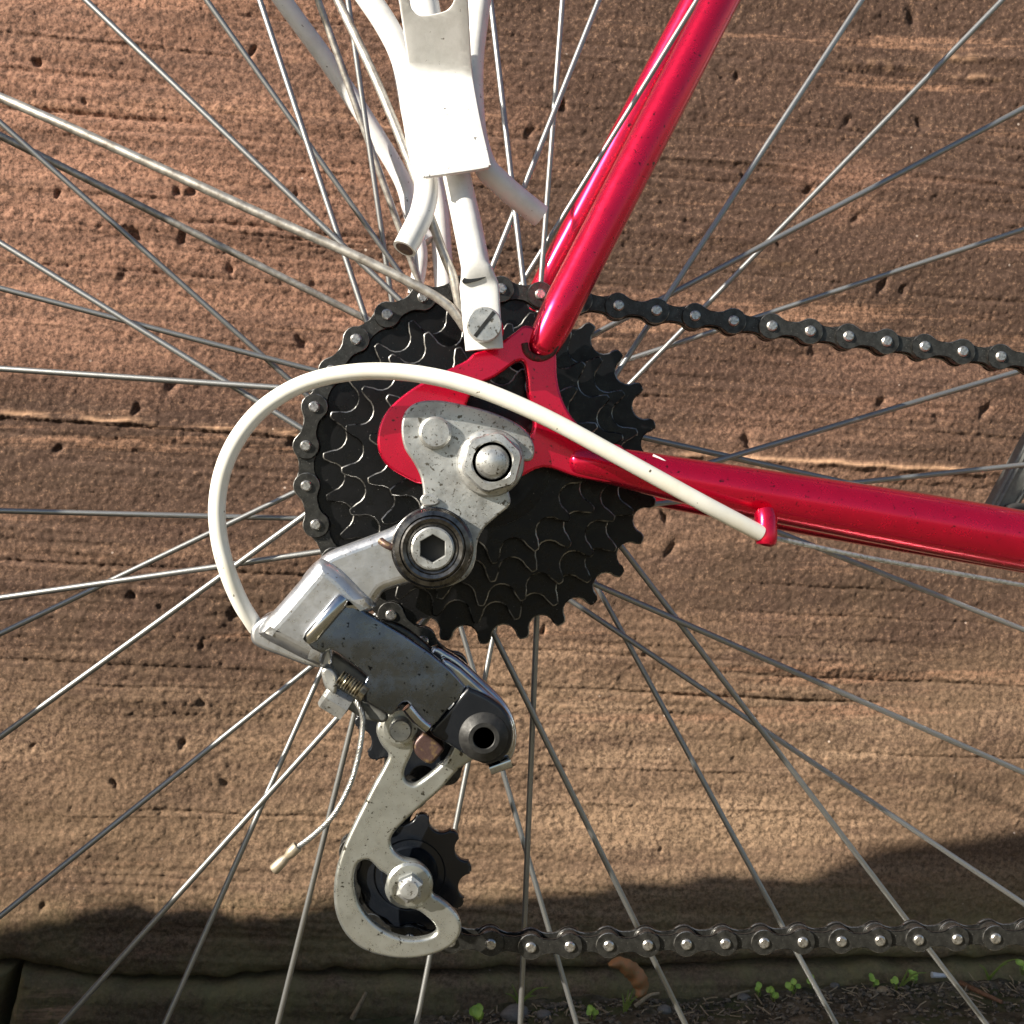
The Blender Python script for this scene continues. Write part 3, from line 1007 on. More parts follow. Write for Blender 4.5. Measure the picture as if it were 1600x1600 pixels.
# ---- derailleur hanger, axle nut
hang = [(627, 672), (632, 645), (650, 629), (680, 625), (715, 630), (760, 641), (800, 657), (822, 673), (834, 693), (835, 711), (828, 720), (816, 718),
        (808, 700), (790, 690), (765, 690), (748, 705), (748, 735), (765, 757), (790, 762), (797, 775), (796, 790), (778, 806), (757, 825), (747, 845),
        (742, 880), (726, 905), (690, 918), (650, 908), (628, 885), (620, 850), (632, 822), (652, 803), (661, 780), (658, 748), (646, 722), (632, 700)]
hanger = plate('derailleur_hanger', [px_loop(hang, -36.2, 4)], -36.2, 3.2, 'zinc', bike, bev=.7, res=3)
nx_, nz_ = P(768, 723, -42)[[0, 2]]
nut = lathe('axle_nut', [(5.7, -42.0), (5.7, -44.9), (6.1, -45.2), (8.0, -45.0), (8.5, -44.2), (8.5, -38.9), (9.6, -38.5), (10.0, -37.2), (10.0, -36.0)], 'zinc', bike, (nx_ * .6, nz_ * .6), 6 * 8)
# six flats cut into the nut body
me = nut.data
cxn, czn = nx_ * .6 * MM, nz_ * .6 * MM
for v in me.vertices:
    r = math.hypot(v.co.x - cxn, v.co.z - czn) / MM
    if v.co.y < -.0385 and r > 6:
        a = math.atan2(v.co.z - czn, v.co.x - cxn) + .25
        lim = 8.0 / math.cos(((a + math.pi / 6) % (math.pi / 3)) - math.pi / 6)
        lim = min(lim, 8.7) * (r / 8.5 if r < 8.49 else 1)
        v.co.x = cxn + (v.co.x - cxn) / r * lim
        v.co.z = czn + (v.co.z - czn) / r * lim
lathe('axle_end', [(0.01, -46.9), (2.0, -46.7), (3.7, -46.0), (4.7, -45.0), (5.0, -43.9), (5.0, -40)], 'zinc', nut, (nx_ * .6, nz_ * .6), 28)
lathe('thread_gap', [(4.5, -43.6), (5.69, -43.6)], 'gap', nut, (nx_ * .6, nz_ * .6), 28)
hb = P(680, 676, -38)[[0, 2]]
lathe('hanger_bolt', [(4.0, -38.9), (4.7, -38.5), (4.9, -36), (5.6, -36)], 'zinc', hanger, hb, 30)
tabp = px_loop([(656, 780), (666, 770), (684, 778), (687, 785), (680, 790), (662, 790)], -38, 2)
plate('stop_tab', [tabp], -37.8, 3, 'zinc', hanger, .5)

# ---- rear derailleur
body_y = lambda x, y: -38.0
arm = [(652, 806), (610, 826), (560, 845), (520, 860), (500, 872), (478, 893), (470, 915), (500, 945), (540, 950), (580, 950), (592, 935), (603, 924), (640, 913), (680, 905), (700, 860), (690, 825)]
derail = plate('rear_derailleur', [px_loop(arm, -37.5, 4)], -37.5, 13, 'alloy', bike, bev=3.0, res=5)
housing = [(500, 874), (478, 896), (440, 940), (402, 984), (410, 1000), (440, 1016), (475, 1034), (500, 1043), (506, 1030), (512, 1016), (540, 968), (578, 958), (586, 945), (560, 918), (530, 888)]
plate('housing', [px_loop(housing, -40.5, 3)], -40.5, 20, 'alloy', derail, bev=4.5, res=6)
back = [(398, 975), (392, 996), (402, 1010), (440, 1025), (490, 1042), (520, 1035), (500, 980), (430, 960)]
plate('cable_entry', [px_loop(back, -33, 4)], -34, 14, 'alloy', derail, bev=1.2, res=3)
gr = [P(513, 872, -40.5), P(530, 893, -42.2), P(552, 913, -42.4), P(578, 937, -40.5)]
# pivot cap with socket
pc = P(676, 857, -43)[[0, 2]]
cap = lathe('pivot_cap', [(6.2, -38.0), (6.2, -42.2), (7.2, -42.6), (7.6, -43.4), (8.6, -43.7), (9.1, -43.5), (9.3, -43.1), (9.6, -43.5), (10.8, -43.2), (11.5, -42.2), (11.6, -40.6), (11.9, -40.4), (11.9, -36)], 'ring', derail, pc, 64)
V1, F1 = lathe_data([(3.9, -39.7), (3.9, -43.4), (4.1, -43.6), (5.7, -43.6), (6.2, -43.2), (6.3, -41)], *pc, seg=6 * 8)
arr = []
for i, v in enumerate(V1):
    if i < 48 * 3:
        dx, dz = v[0] - pc[0], v[2] - pc[1]
        a = math.atan2(dz, dx)
        r = 3.55 / math.cos(((a + math.pi / 6) % (math.pi / 3)) - math.pi / 6)
        if i >= 96:
            r += .2
        v = (pc[0] + r * math.cos(a), v[1], pc[1] + r * math.sin(a))
    arr.append(v)
from_mm('socket_bolt', arr, F1[:-2], 'zinc', derail, 30)
lathe('socket_recess', [(.01, -39.6), (4.4, -39.8)], 'gap', cap, pc, 30)
spr = [P(595, 845, -39), P(603, 851, -40.4), P(613, 855, -40.6), P(620, 853, -40)]
tube('spring_end', spline(spr, 4), 1.1, 'rust', derail, 10)

# parallelogram link; it runs inwards because the chain is on the largest sprocket
lk0, lk1 = P(505, 970, -40)[0], P(727, 1100, -30)[0]
ly = lambda x, z: np.clip((x - lk0) / (lk1 - lk0), -.3, 1.2) * 11.0
lyp = lambda x, y: -42 + 11 * (x - 505) / 222
lnk = [(535, 936), (572, 957), (600, 973), (672, 1020), (728, 1074), (700, 1108), (672, 1139), (655, 1118), (636, 1097), (624, 1103), (614, 1116), (604, 1116), (575, 1098), (560, 1085),
       (572, 1062), (569, 1052), (527, 1020), (514, 1016), (502, 1021), (478, 1003), (500, 972)]
eA, eB = P(478, 1003, -42)[[0, 2]], P(535, 936, -42)[[0, 2]]
eD = (eB - eA) / np.linalg.norm(eB - eA)
eN = np.array([eD[1], -eD[0]])                                # into the plate
lbase = ly
ly = lambda x, z: lbase(x, z) + max(0, 6.5 - ((x - eA[0]) * eN[0] + (z - eA[1]) * eN[1])) ** 2 / 6.5 * .36
lcuts = [(eA + eN * d_, eN) for d_ in (.6, 1.3, 2.0, 2.8, 3.6, 4.4, 5.2, 6.0, 6.6, 8.0)]
link_o = plate('link_plate', [px_loop(lnk, lyp, 2)], -42, 4.5, 'link', derail, bev=.8, res=3, yfun=lbase, smooth=28)
tube('link_pivot', [P(481, 1000, -41.5), P(486, 994, -42), P(531, 941, -42), P(536, 935, -41.5)], [1.8, 2.3, 2.3, 1.8], 'chrome', derail, 20, smooth=60)
inner_l = [(560, 985), (600, 968), (640, 985), (690, 1028), (740, 1070), (760, 1100), (700, 1120), (620, 1075)]
plate('inner_link', [px_loop(inner_l, -22, 3)], -27, 4.5, 'blacksteel', derail, bev=1.0, yfun=lambda x, z: np.clip((x - lk0) / (lk1 - lk0), 0, 1) * 8)
under = [(505, 1040), (512, 1022), (527, 1024), (575, 1060), (580, 1080), (560, 1088), (590, 1108), (606, 1119), (598, 1130), (560, 1120), (515, 1085), (503, 1060)]
plate('lower_flange', [px_loop(under, -32, 3)], -32, 5, 'grip', derail, bev=1.0)
sideb = [(503, 1046), (517, 1042), (528, 1062), (524, 1085), (512, 1078), (503, 1060)]
plate('screw_lug', [px_loop(sideb, -36, 3)], -36, 5, 'zinc', derail, bev=1.0)
# limit screw with thread
a0, a1 = P(531, 1058, -40), P(571, 1086, -41)
ts, rs = [], []
for k in range(45):
    t = k / 44
    ts.append(a0 + (a1 - a0) * t)
    rs.append(2.45 if t > .78 else (2.15 + .28 * math.sin(t / .78 * 8 * 2 * math.pi)))
rs[-1] = 2.0
screw = tube('limit_screw', ts, rs, 'brass', derail, 18)
dirn = (a1 - a0) / np.linalg.norm(a1 - a0)
tube('screw_slot', [a1 + dirn * .05 - np.array([0, 0, 2.0]), a1 + dirn * .05 + np.array([0, 0, 2.0])], .45, 'gap', screw, 6)
# hex cable clamp bolt
b0, b1 = P(506, 1083, -30), P(543, 1106, -30)
tube('clamp_bolt', [b0, b0 + (b1 - b0) * .12, b0 + (b1 - b0) * .55, b1], [3.6, 4.3, 4.3, 4.3], 'zinc', derail, 6, smooth=20)
# lower pivot block
lb = [(728, 1076), (738, 1077), (765, 1090), (788, 1108), (800, 1132), (801, 1160), (790, 1182), (768, 1194), (745, 1190), (700, 1163), (672, 1143), (700, 1110)]
blk = plate('pivot_block', [px_loop(lb, -31.5, 3)], -31.5, 15, 'black', derail, bev=1.3, res=4)
bc = P(756, 1153, -33)[[0, 2]]
lathe('pivot_cap', [(3.0, -31.0), (3.0, -33.1), (3.4, -33.5), (4.6, -33.5), (5.0, -33.2), (6.9, -32.2), (7.4, -31.7), (7.5, -30)], 'dull', derail, bc, 48)
lathe('pivot_disc', [(.01, -33.25), (3.5, -33.25)], 'dull', blk, bc, 24)
sl_ = [(699, 1106), (704, 1100), (709, 1095), (705, 1104)]
plate('inlay', [px_loop([(698, 1107), (705, 1098), (708, 1096), (710, 1099), (702, 1109)], -31.8)], -31.9, 1.0, 'white', blk, .1, 1)
st_o = [(676, 1010), (700, 1018), (722, 1032), (752, 1060), (783, 1090), (801, 1118), (808, 1150), (802, 1180), (790, 1192), (770, 1185), (700, 1130), (660, 1060)]
plate('chrome_strap', [px_loop(st_o, -22, 3)], -23, 5, 'chrome', derail, bev=1.6, res=5, edge=None)
st_i = [(690, 1030), (712, 1037), (735, 1056), (764, 1082), (790, 1108), (803, 1135), (803, 1160), (794, 1182), (770, 1180), (720, 1130), (690, 1080)]
plate('chrome_strap', [px_loop(st_i, -27.5, 3)], -28.5, 4.5, 'chrome', derail, bev=1.5, res=5)
tube('strap_tab', [P(765, 1201, -26), P(798, 1189, -26)], 2.0, 'chrome', derail, 12, flat=np.array([(1.6, .8)] * 2), smooth=30)
tube('bright_strip', spline([P(636, 1105, -35), P(652, 1124, -34), P(668, 1137, -33)], 5), 1.7, 'chrome', derail, 12)
# rusty stop block
rb = [(645, 1165), (659, 1147), (668, 1149), (693, 1168), (690, 1178), (676, 1193), (664, 1192), (650, 1180)]
plate('stop_block', [px_loop(rb, -27, 3)], -27, 9, 'rust', derail, bev=1.0, res=3)
# cage
CY = -15.5
co_ = [(592, 1128), (588, 1145), (596, 1165), (607, 1180), (600, 1198), (585, 1225), (568, 1258), (551, 1292), (536, 1326), (525, 1360), (521, 1395), (525, 1430), (540, 1461), (566, 1484),
       (602, 1496), (642, 1499), (682, 1491), (710, 1475), (721, 1454), (717, 1434), (703, 1417), (688, 1405), (677, 1398), (676, 1384), (670, 1364), (654, 1348),
       (630, 1341), (615, 1329), (611, 1313), (621, 1296), (650, 1268), (688, 1235), (716, 1204), (745, 1182), (735, 1165), (712, 1160), (694, 1190), (655, 1222), (641, 1224), (632, 1215), (634, 1200),
       (644, 1178), (652, 1155), (650, 1130), (636, 1112), (612, 1110)]
ch = [(562, 1348), (577, 1346), (593, 1361), (606, 1371), (601, 1391), (608, 1409), (625, 1420), (650, 1423), (666, 1433), (679, 1446), (681, 1457), (668, 1465), (640, 1468), (610, 1460),
      (582, 1441), (562, 1415), (554, 1385), (555, 1362)]
cage = plate('cage_plate', [px_loop(co_, CY, 4), px_loop(ch, CY, 4)], CY, 3.6, 'cage', derail, bev=1.2, res=4)
cbk = np.array([(p[0] * .93 + TP[0] * .07 - .6, p[1]) for p in px_loop(co_[:20] + [(735, 1195), (770, 1210), (745, 1228), (716, 1204)] + co_[34:], 9, 3)])
jw = P(640, 1364, 0)
bolt = P(640, 1390, CY - 4)[[0, 2]]
lathe('pulley_washer', [(4.4, CY - 1.2), (6.4, CY - .9), (7.2, CY - .3), (7.4, CY + 1)], 'cage', derail, bolt, 40)
lathe('pulley_bolt', [(2.6, CY - 4.9), (3.5, CY - 4.5), (4.3, CY - 4.1), (4.4, CY - 1)], 'zinc', derail, bolt, 30, nside=6, phase=.35, smooth=20)
lathe('bolt_face', [(.01, CY - 5.2), (2.6, CY - 5.1), (3.2, CY - 4.4)], 'zinc', derail, bolt, 24)
pb = P(626, 1140, CY - 5)[[0, 2]]
lathe('pivot_pin', [(3.0, CY - 7.2), (3.4, CY - 6.8), (3.5, CY), (3.5, CY + 3)], 'zinc', derail, pb, 30)
lathe('pin_washer', [(5.2, CY - 1.4), (6.4, CY - .9), (6.6, CY + 1)], 'cage', derail, pb, 30)


def pulley(name, c, label):
    lp, R = sprocket_loop(10, -.5, .4, 4.3, 72)
    lp = np.array(lp) + c
    pm = plate(name, [lp, circle(c[0], c[1], 11.2, 36)], -1.6, 3.2, 'black', derail, .5, 2)
    lathe('pulley_web', [(5.5, -1.2), (6.0, -2.2), (8.8, -2.4), (9.3, -1.4), (11.6, -1.2), (11.6, 1.4), (5.5, 1.6)], 'black', derail, c, 48)
    lathe('bush', [(2.5, -12), (5.6, -11.6), (5.6, 8)], 'blacksteel', derail, c, 30)
    return pm


pulley('guide_pulley', GP, '')
pulley('tension_pulley', TP, '')
inner_cage = [(590, 1120), (600, 1200), (545, 1330), (545, 1400), (600, 1440), (680, 1440), (690, 1400), (640, 1330), (650, 1260), (720, 1190), (700, 1100), (640, 1080)]
plate('inner_cage_plate', [px_loop(inner_cage, 8, 4)], 7.0, 2.0, 'blacksteel', derail, .4)
# bare cable tail with crimped end
tail = [P(556, 1095, -33), P(566, 1115, -34), P(566, 1140, -34), P(560, 1180, -34), P(547, 1225, -34), P(522, 1272, -34), P(492, 1303, -34), P(458, 1329, -34)]
tl = spline(tail, 14)


def twisted(name, pts, r, parent, strands=6, turn=1.0):
    parts = []
    pts = np.array(pts)
    for s in range(strands):
        T = np.gradient(pts, axis=0)
        T /= np.linalg.norm(T, axis=1)[:, None]
        N = np.cross(T, [0, 1, 0])
        N /= np.linalg.norm(N, axis=1)[:, None]
        B = np.cross(T, N)
        ln = np.concatenate([[0], np.cumsum(np.linalg.norm(np.diff(pts, axis=0), axis=1))])
        a = 2 * math.pi * s / strands + ln * turn
        q = pts + (N * np.cos(a)[:, None] + B * np.sin(a)[:, None]) * r * .62
        parts.append(tube_data(q, r * .42, 6))
    return from_mm(name, *join_data(*parts), 'cable', parent, 60)


twisted('inner_cable', tl, .85, derail)
e0, e1 = P(465, 1322, -34), P(427, 1360, -34)
ep = [e0 + (e1 - e0) * t for t in (0, .05, .3, .45, .6, .95, 1)]
tube('cable_end_cap', ep, [1.5, 1.75, 1.6, 1.0, 1.55, 1.7, 1.4], 'ferrule', derail, 16)

# ---- gear cable: housing loop and the bare wire that goes on under the chain stay
hs = [(1188, 833, -39), (1140, 808, -41.5), (1080, 776, -44), (960, 710, -46.5), (870, 661, -47), (800, 628, -47), (740, 605, -46.5), (680, 589, -46), (620, 581, -45), (560, 581, -44), (500, 591, -43),
      (450, 611, -42), (403, 645, -41), (368, 690, -40), (347, 740, -39), (339, 795, -38), (344, 850, -37), (358, 900, -36), (376, 942, -33.5), (392, 968, -31), (400, 980, -29)]
tube('cable_housing', spline([P(*h) for h in hs], 8), 2.45, 'housing', bike, 20, smooth=60)
wire = [P(1200, 838, -38), P(1344, 869, -36), P(1506, 898, -33), P(1800, 950, -28)]
twisted('shift_wire', spline(wire, 40), .75, bike, 6, .6)

# ---- mudguard stays (wires that meet at the dropout eyelets)
st1 = [P(-500, -60, 4), P(0, 152, -20), P(200, 240, -27), P(400, 331, -33), P(560, 402, -37), P(655, 449, -39), P(696, 474, -39.5), P(716, 496, -39.5), P(730, 515, -39), P(752, 520, -38.5)]
tube('mudguard_stay', spline(st1, 6), 1.42, 'stay', bike, 14)
st2 = [P(360, -350, 4), P(528, 0, -21), P(592, 135, -29), P(650, 279, -35), P(690, 388, -38.2), P(707, 430, -39), P(713, 455, -39), P(722, 490, -38.4), P(745, 512, -38)]
tube('mudguard_stay', spline(st2, 6), 1.35, 'stay', bike, 14)
tube('mudguard_stay', [P(-600, -88, 75), P(0, 212, 92), P(565, 495, 106), P(660, 542, 109)], 1.5, 'stay', bike, 12)
tube('mudguard_stay', [P(300, -552, 75), P(497, 0, 92), P(653, 437, 106), P(680, 512, 109)], 1.4, 'stay', bike, 12)

# ---- luggage rack
RK = lambda y: np.interp(y, [0, 280, 430, 545], [-44, -46, -43.5, -43])
mid = [P(640, -130, -30), P(655, -40, -30.5), P(668, 30, -30.5), P(690, 150, -31), P(712, 270, -34.5), P(730, 350, -38), P(743, 415, -41), P(749, 450, -41.5), P(752, 490, -41.5), P(757, 546, -41.5)]
n_ = (len(mid) - 1) * 6 + 1
u = np.linspace(0, len(mid) - 1, n_)
fl = np.stack([np.interp(u, [0, 6, 6.9, 9], [1, 1, .30, .30]), np.interp(u, [0, 6, 6.9, 9], [1, 1, 1.36, 1.30])], 1)
rack = tube('luggage_rack', spline(mid, 6), np.interp(u, [0, 6, 9], [4.3, 4.2, 4.2]), 'white', bike, 28, flat=fl, smooth=45)
# cover plate: kinked, lower half leaning out towards the viewer at its foot
ptop, pmid_, pbot = -51.5, -36.0, -45.0
ply = lambda y: np.interp(y, [-80, 112, 272], [ptop - 3, pmid_, pbot])
po = [(612, -80), (624, 0), (641, 118), (651, 190), (660, 270), (664, 277), (676, 276), (755, 263), (765, 258), (766, 250), (750, 180), (737, 104), (731, 0), (722, -80)]
ph_ = [(640, -34), (641, 2), (647, 16), (660, 23), (690, 19), (703, 12), (710, -4), (708, -36), (690, -44), (655, -44)]
zk = [P(690, y, ply(y))[2] for y in (-80, 112, 272)]
pyf = lambda x, z: np.interp(z, zk[::-1], [pbot, pmid_, ptop - 3]) - pmid_
L1 = spline([P(x, y, ply(y))[[0, 2]] for x, y in po], 5, True)
# straighten long sides and add rows so that the kink can bend
L2 = spline([P(x, y, ply(y))[[0, 2]] for x, y in ph_], 4, True)
me, co = plate_mesh('cover_plate', [L1, L2], pmid_, 2.2, .45, 2)
bm = bmesh.new()
me.vertices.foreach_set('co', (co * MM).ravel())
bm.from_mesh(me)
bmesh.ops.remove_doubles(bm, verts=bm.verts, dist=1e-6)
for dx in np.arange(-40, 6, 2.5):
    bmesh.ops.bisect_plane(bm, geom=bm.verts[:] + bm.edges[:] + bm.faces[:], plane_co=(dx * MM, 0, 0), plane_no=(1, 0, .12))
for dz in (20, 14, 10, 7, 5, 4, 3, 2, 1, 0, -1, -2, -3, -4, -5, -7, -10, -14, -20, -26):
    bmesh.ops.bisect_plane(bm, geom=bm.verts[:] + bm.edges[:] + bm.faces[:], plane_co=(P(690, 112, pmid_)[0] * MM, 0, (zk[1] + dz) * MM), plane_no=(.11, 0, 1))
for v in bm.verts:
    z = v.co.z / MM + .11 * (v.co.x / MM - P(690, 112, pmid_)[0])
    k = zk[1]
    zz = z - k
    s = math.sqrt(zz * zz + 1.2)
    up = (zz + s) / 2
    dn = (-zz + s) / 2
    v.co.y += (up * (ptop - pmid_ - 3) / (zk[0] - k) + dn * (pbot - pmid_) / (k - zk[2])) * MM
bmesh.ops.recalc_face_normals(bm, faces=bm.faces)
bm.to_mesh(me)
bm.free()
finish(me, 'white', 25)
link(bpy.data.objects.new('cover_plate', me), rack)
lt = [P(480, -160, -28), P(547, -45, -29), P(601, 35, -30), P(630, 95, -31), P(645, 170, -32), P(656, 240, -34), P(666, 290, -36), P(660, 330, -39), P(648, 358, -41), P(632, 389, -43)]
tube('rack_tube', spline(lt, 6), 3.5, 'white', rack, 22)
rt_ = [P(785, -160, -28), P(757, -40, -29), P(745, 30, -30), P(737, 110, -31), P(741, 200, -32.5), P(757, 258, -34), P(780, 284, -33), P(808, 309, -31), P(845, 338, -29)]
tube('rack_tube', spline(rt_, 6), 3.5, 'white', rack, 22)
for nm, c, r in (('tube_mouth', lt, 2.7), ('tube_mouth', rt_, 2.5)):
    d = (c[-1] - c[-2]) / np.linalg.norm(c[-1] - c[-2])
    tube(nm, [c[-1] + d * .02, c[-1] + d * .12], r, 'rust' if c is lt else 'white', rack, 16)
# the far side of the rack, seen through the wheel
tube('rack_tube', spline([P(330, -160, 100), P(440, -2, 102), P(520, 108, 105), P(590, 215, 108), P(630, 285, 110), P(644, 335, 111), P(655, 360, 111), P(668, 378, 110)], 6), 3.7, 'white', rack, 18)
tube('rack_tube', spline([P(628, 100, 111), P(648, 200, 112), P(672, 260, 112), P(685, 320, 112), P(691, 400, 112), P(696, 470, 111)], 6), 4.2, 'white', rack, 18)
tube('rack_tube', spline([P(637, 290, 110), P(641, 330, 109), P(652, 370, 108), P(657, 405, 108), P(648, 460, 108)], 6), 3.0, 'white', rack, 16)
# slotted screw
scx, scz = P(757, 507, -46)[[0, 2]]
scrw = lathe('slotted_screw', [(4.6, -46.6), (4.95, -46.2), (5.0, -43.8), (4.6, -42.6), (2.5, -42.4), (2.5, -34)], 'zinc', rack, (scx, scz), 40)
ang = math.radians(52)
d = np.array([math.cos(ang), 0, math.sin(ang)])
n3 = np.array([-math.sin(ang), 0, math.cos(ang)])
c = np.array([scx, 0, scz])
V = []
for y in (-46.7, -45.6):
    for s, t in ((-1, -1), (1, -1), (1, 1), (-1, 1)):
        V.append(c + d * 4.45 * s + n3 * .55 * t + np.array([0, y, 0]))
from_mm('screw_slot', V, [(0, 3, 2, 1), (0, 1, 5, 4), (1, 2, 6, 5), (2, 3, 7, 6), (3, 0, 4, 7)], 'blacksteel', scrw, 0)
chip = px_loop([(722, 438), (732, 430), (750, 427), (761, 431), (752, 437), (738, 441), (726, 443)], -43.4, 3)
plate('paint_chip', [chip], -43.7, 1.2, 'blacksteel', rack, .1, 1)
kq = [P(724, 436, -46.4), P(735, 429, -46.9), P(748, 428, -47), P(760, 433, -46.6)]
# ---- grey fluted strut on the far chain stay, at the right edge of the picture
k0, k1 = P(1556, 812, 98), P(1640, 660, 98)
dv = (k1 - k0) / np.linalg.norm(k1 - k0)
nv = np.array([-dv[2], 0, dv[0]])
outl = [k0 + nv * 5.6, k0 - nv * 5.2, k1 - nv * 7.5, k1 + nv * 6]
strut = plate('kickstand', [[(p[0], p[2]) for p in outl]], 96, 8, 'grip', bike, 1.5, 3)
for s in (-3.4, 3.2):
    tube('rib', [k0 + nv * s + np.array([0, -2.2, 0]), k1 + nv * s * 1.3 + np.array([0, -2.2, 0])], .9, 'grip', strut, 8)
fp = P(1600, 806, 90)
plate('kickstand_foot', [spline([P(x, y, 90)[[0, 2]] for x, y in ((1572, 800), (1590, 786), (1625, 795), (1680, 830), (1640, 850), (1590, 840))], 4, True)], 86, 10, 'rubber', strut, 2, 3)

# ------------------------------------------------------------------ small things at the wall foot
def gpoint(px, py, lift=0.0):
    """where the sight line of a measured pixel meets the ground sheet near the wall"""
    best = None
    for Y in np.arange(WALL_Y - 160, WALL_Y - 4, 1.0):
        p = P(px, py, Y)
        if p[2] <= float(ground_z(np.array([p[0]]), np.array([Y]))[0]) + lift:
            return p
    return P(px, py, WALL_Y - 9)


def leaf_data(c, nrm, up, ln, wd, cup=.25, n=6):
    """small cupped leaf blade with thickness"""
    nrm = np.array(nrm, float)
    nrm /= np.linalg.norm(nrm)
    up = np.array(up, float)
    up -= nrm * (up @ nrm)
    up /= np.linalg.norm(up)
    sd = np.cross(up, nrm)
    V, Fc = [], []
    for side in (0, 1):
        for i in range(n + 1):
            t = i / n
            wv_ = wd * math.sin(math.pi * min(max(t, .02), .98)) ** .6
            for s in (-1, -.5, 0, .5, 1):
                V.append(c + up * ln * (t - .1) + sd * wv_ * s * .5 + nrm * (cup * wd * (s * s * .5 + (t - .5) ** 2) - side * .25))
    m = 5 * (n + 1)
    for i in range(n):
        for k in range(4):
            a = i * 5 + k
            Fc.append((a, a + 1, a + 6, a + 5))
            Fc.append((m + a, m + a + 5, m + a + 6, m + a + 1))
    return V, Fc


def seedling(px, py, leaves, label, size=3.6, mt='leaf'):
    base = gpoint(px, py + 12)
    t = thing('seedling', label, 'seedling', base, 'seedlings along the wall foot')
    for k in range(leaves + 2):
        top = P(px + rnd.uniform(-7, 7) * (k > 0), py + rnd.uniform(-6, 5), base[1] - rnd.uniform(0, 5))
        s = size * rnd.uniform(.8, 1.15)
        tube('stem', spline([base, (base + top) / 2 + np.array([rnd.uniform(-1, 1), -.6, 0]), top], 4), .3, 'blade', t, 6)
        V, Fc = leaf_data(top, (rnd.uniform(-.7, .1), -.8, rnd.uniform(.35, 1.1)), (rnd.uniform(-1, 1), 0, 1), s, s * .95)
        from_mm('leaf', V, Fc, mt, t, 60)
    return t


for x, y, n, lb_ in ((1185, 1549, 2, 'two-leaved pale green seedling, leftmost of the row below the lower chain run'),
                     (1209, 1554, 3, 'low three-leaved green seedling just right of the leftmost one in the row'),
                     (1241, 1544, 3, 'three-leaved seedling left of the spoke that crosses the row'),
                     (1267, 1533, 2, 'taller bright seedling touching the spoke that crosses the row'),
                     (1363, 1533, 2, 'small lone seedling midway along the row at the wall foot'),
                     (1400, 1537, 2, 'small seedling just left of the largest cluster on the right'),
                     (1427, 1526, 5, 'largest leafy seedling cluster near the right end of the row'),
                     (925, 1585, 3, 'tiny bright green seedling left of the dead orange leaf'),
                     (748, 1588, 4, 'broad-leaved bright green seedling nearest the bottom edge below the jockey wheel'),
                     (1597, 1512, 2, 'yellow green seedling cut off by the right edge of the picture')):
    seedling(x, y, n, lb_, 7.5 if x == 748 else 4.7)


def grass(px, py, tips, label):
    base = gpoint(px, py)
    t = thing('grass_tuft', label, 'grass', base, 'grass tufts at the wall foot')
    for tx, ty in tips:
        top = P(tx, ty, base[1] - rnd.uniform(0, 6))
        m_ = (base + top) / 2 + np.array([0, -1, abs(top[0] - base[0]) * .25])
        pts = spline([base, m_, top], 5)
        tube('blade', pts, np.linspace(1.2, .2, len(pts)), 'blade', t, 6, flat=np.array([(.35, 1)] * len(pts)), smooth=60)
    return t


grass(976, 1582, [(982, 1546), (990, 1545), (996, 1556), (972, 1552)], 'short green grass tuft below the dead orange leaf')
grass(812, 1570, [(857, 1543), (800, 1538), (838, 1556), (790, 1552)], 'thin arching grass blades beside the dark vertical spoke')
grass(1405, 1545, [(1420, 1512), (1448, 1520), (1430, 1530)], 'thin dry grass blades around the right seedling cluster')
grass(1545, 1530, [(1575, 1505), (1590, 1498), (1560, 1512), (1530, 1507)], 'sparse grass blades in the bottom right corner')

# dead leaf: a curled blade with thickness
lc = [P(x, y, WALL_Y - 26) for x, y in ((950, 1508), (968, 1505), (985, 1515), (998, 1530), (1002, 1546), (995, 1558))]
ctr = spline(lc, 5)
wdt = np.interp(np.linspace(0, 1, len(ctr)), [0, .15, .4, .75, 1], [2.5, 8.0, 12.5, 11.5, 3.0])
V, Fc = [], []
T = np.gradient(ctr, axis=0)
T /= np.linalg.norm(T, axis=1)[:, None]
S = np.cross(T, [0, 1, 0])
for side in (0, 1):
    for i in range(len(ctr)):
        for s in (-1, -.6, -.2, .2, .6, 1):
            V.append(ctr[i] + S[i] * wdt[i] * s * .5 * (1 + .06 * math.sin(i * 2.3 + s * 3)) + np.array([0, -1, .2]) * (4.2 * (1 - s * s) + 1.2 * math.sin(i * .9 + s) - side * .5))
m_ = len(ctr) * 6
for i in range(len(ctr) - 1):
    for k in range(5):
        a = i * 6 + k
        Fc.append((a, a + 6, a + 7, a + 1))
        Fc.append((m_ + a, m_ + a + 1, m_ + a + 7, m_ + a + 6))
tag(from_mm('dead_leaf', V, Fc, 'deadleaf', None, 60), 'curled orange brown dead leaf leaning on the wall foot below the chain', 'leaf')


def twig(pts, r, m, label):
    r *= 1.4
    q = [gpoint(x, y, 1.5) - np.array([0, 1.0, -.4]) for x, y in pts]
    o = tube('twig', spline(q, 6), np.linspace(r, r * .6, (len(q) - 1) * 6 + 1), m, None, 8)
    return tag(o, label, 'twig', 'twigs at the wall foot')


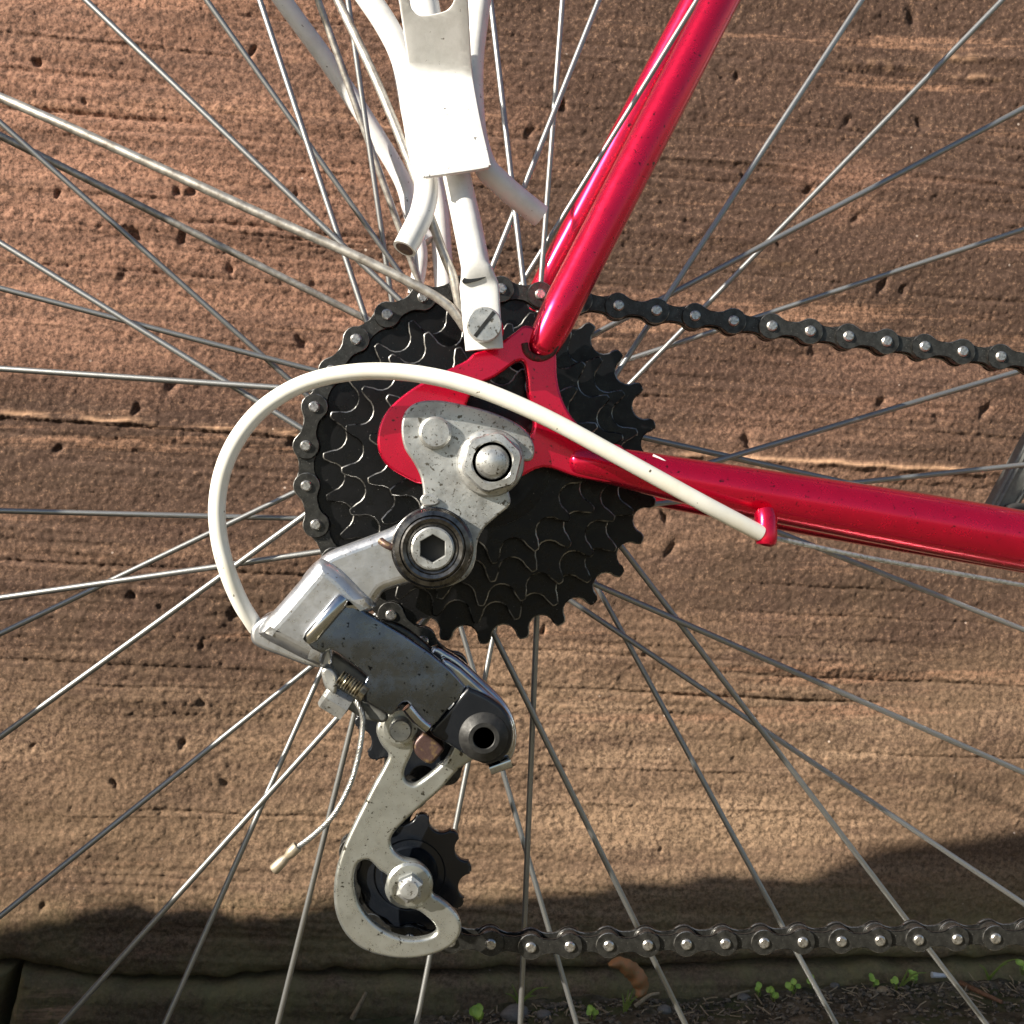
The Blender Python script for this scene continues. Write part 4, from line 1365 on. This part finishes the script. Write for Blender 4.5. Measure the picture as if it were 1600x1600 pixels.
def twig_at(pts, Y, r, m, label):
    r *= 1.4
    q = [P(x, y, Y) for x, y in pts]
    o = tube('twig', spline(q, 6), np.linspace(r, r * .6, (len(q) - 1) * 6 + 1), m, None, 8)
    return tag(o, label, 'twig', 'twigs at the wall foot')


twig_at([(992, 1572), (1008, 1560), (1018, 1554), (1030, 1552)], WALL_Y - 32, 1.1, 'twig', 'short pale bent twig right of the dead orange leaf')
twig_at([(550, 1592), (562, 1570), (572, 1551)], WALL_Y - 12, 1.3, 'twig', 'short straw coloured stick leaning on the mossy lower stone')
twig([(1500, 1536), (1530, 1550), (1565, 1566)], 1.6, 'rtwig', 'reddish brown twig lying in the bottom right corner')
twig([(1140, 1558), (1155, 1552), (1170, 1548)], .9, 'twig', 'small straw coloured stalk left of the seedling row')
twig([(1455, 1523), (1467, 1524), (1478, 1524)], 1.6, 'white', 'short whitish stick right of the largest seedling cluster')


def stone(px, py, s, m, label, sd):
    s *= 1.25
    r = np.random.default_rng(sd)
    c = gpoint(px, py)
    bm = bmesh.new()
    bmesh.ops.create_icosphere(bm, subdivisions=3, radius=1)
    V = np.array([v.co[:] for v in bm.verts])
    Fc = [[v.index for v in f.verts] for f in bm.faces]
    bm.free()
    V = V * (1 + .22 * vnoise(V[:, [0]] * 1.3 + sd, V[:, [2]] * 1.3 + V[:, [1]], sd)) * s * np.array([1.25, 1, .8]) + c + np.array([0, 0, s * .3])
    tag(from_mm('pebble', V, Fc, m, None, 60), label, 'pebble', 'pebbles at the wall foot')


stone(805, 1590, 6.5, 'stone_grey', 'largest grey pebble at the bottom edge beside the dark vertical spoke', 3)
stone(850, 1588, 3.4, 'stone_grey', 'small grey pebble right of the largest pebble', 4)
stone(1038, 1580, 3.2, 'stone_grey', 'small pale pebble below the pale bent twig', 5)
stone(1162, 1562, 3.2, 'stone_grey', 'brown grey pebble beside the straw coloured stalk', 6)
stone(1304, 1542, 2.2, 'stone_grey', 'tiny grey pebble between the tall seedling and the lone seedling', 8)
stone(1380, 1550, 3.0, 'twig', 'pale orange stone chip below the lone seedling', 9)
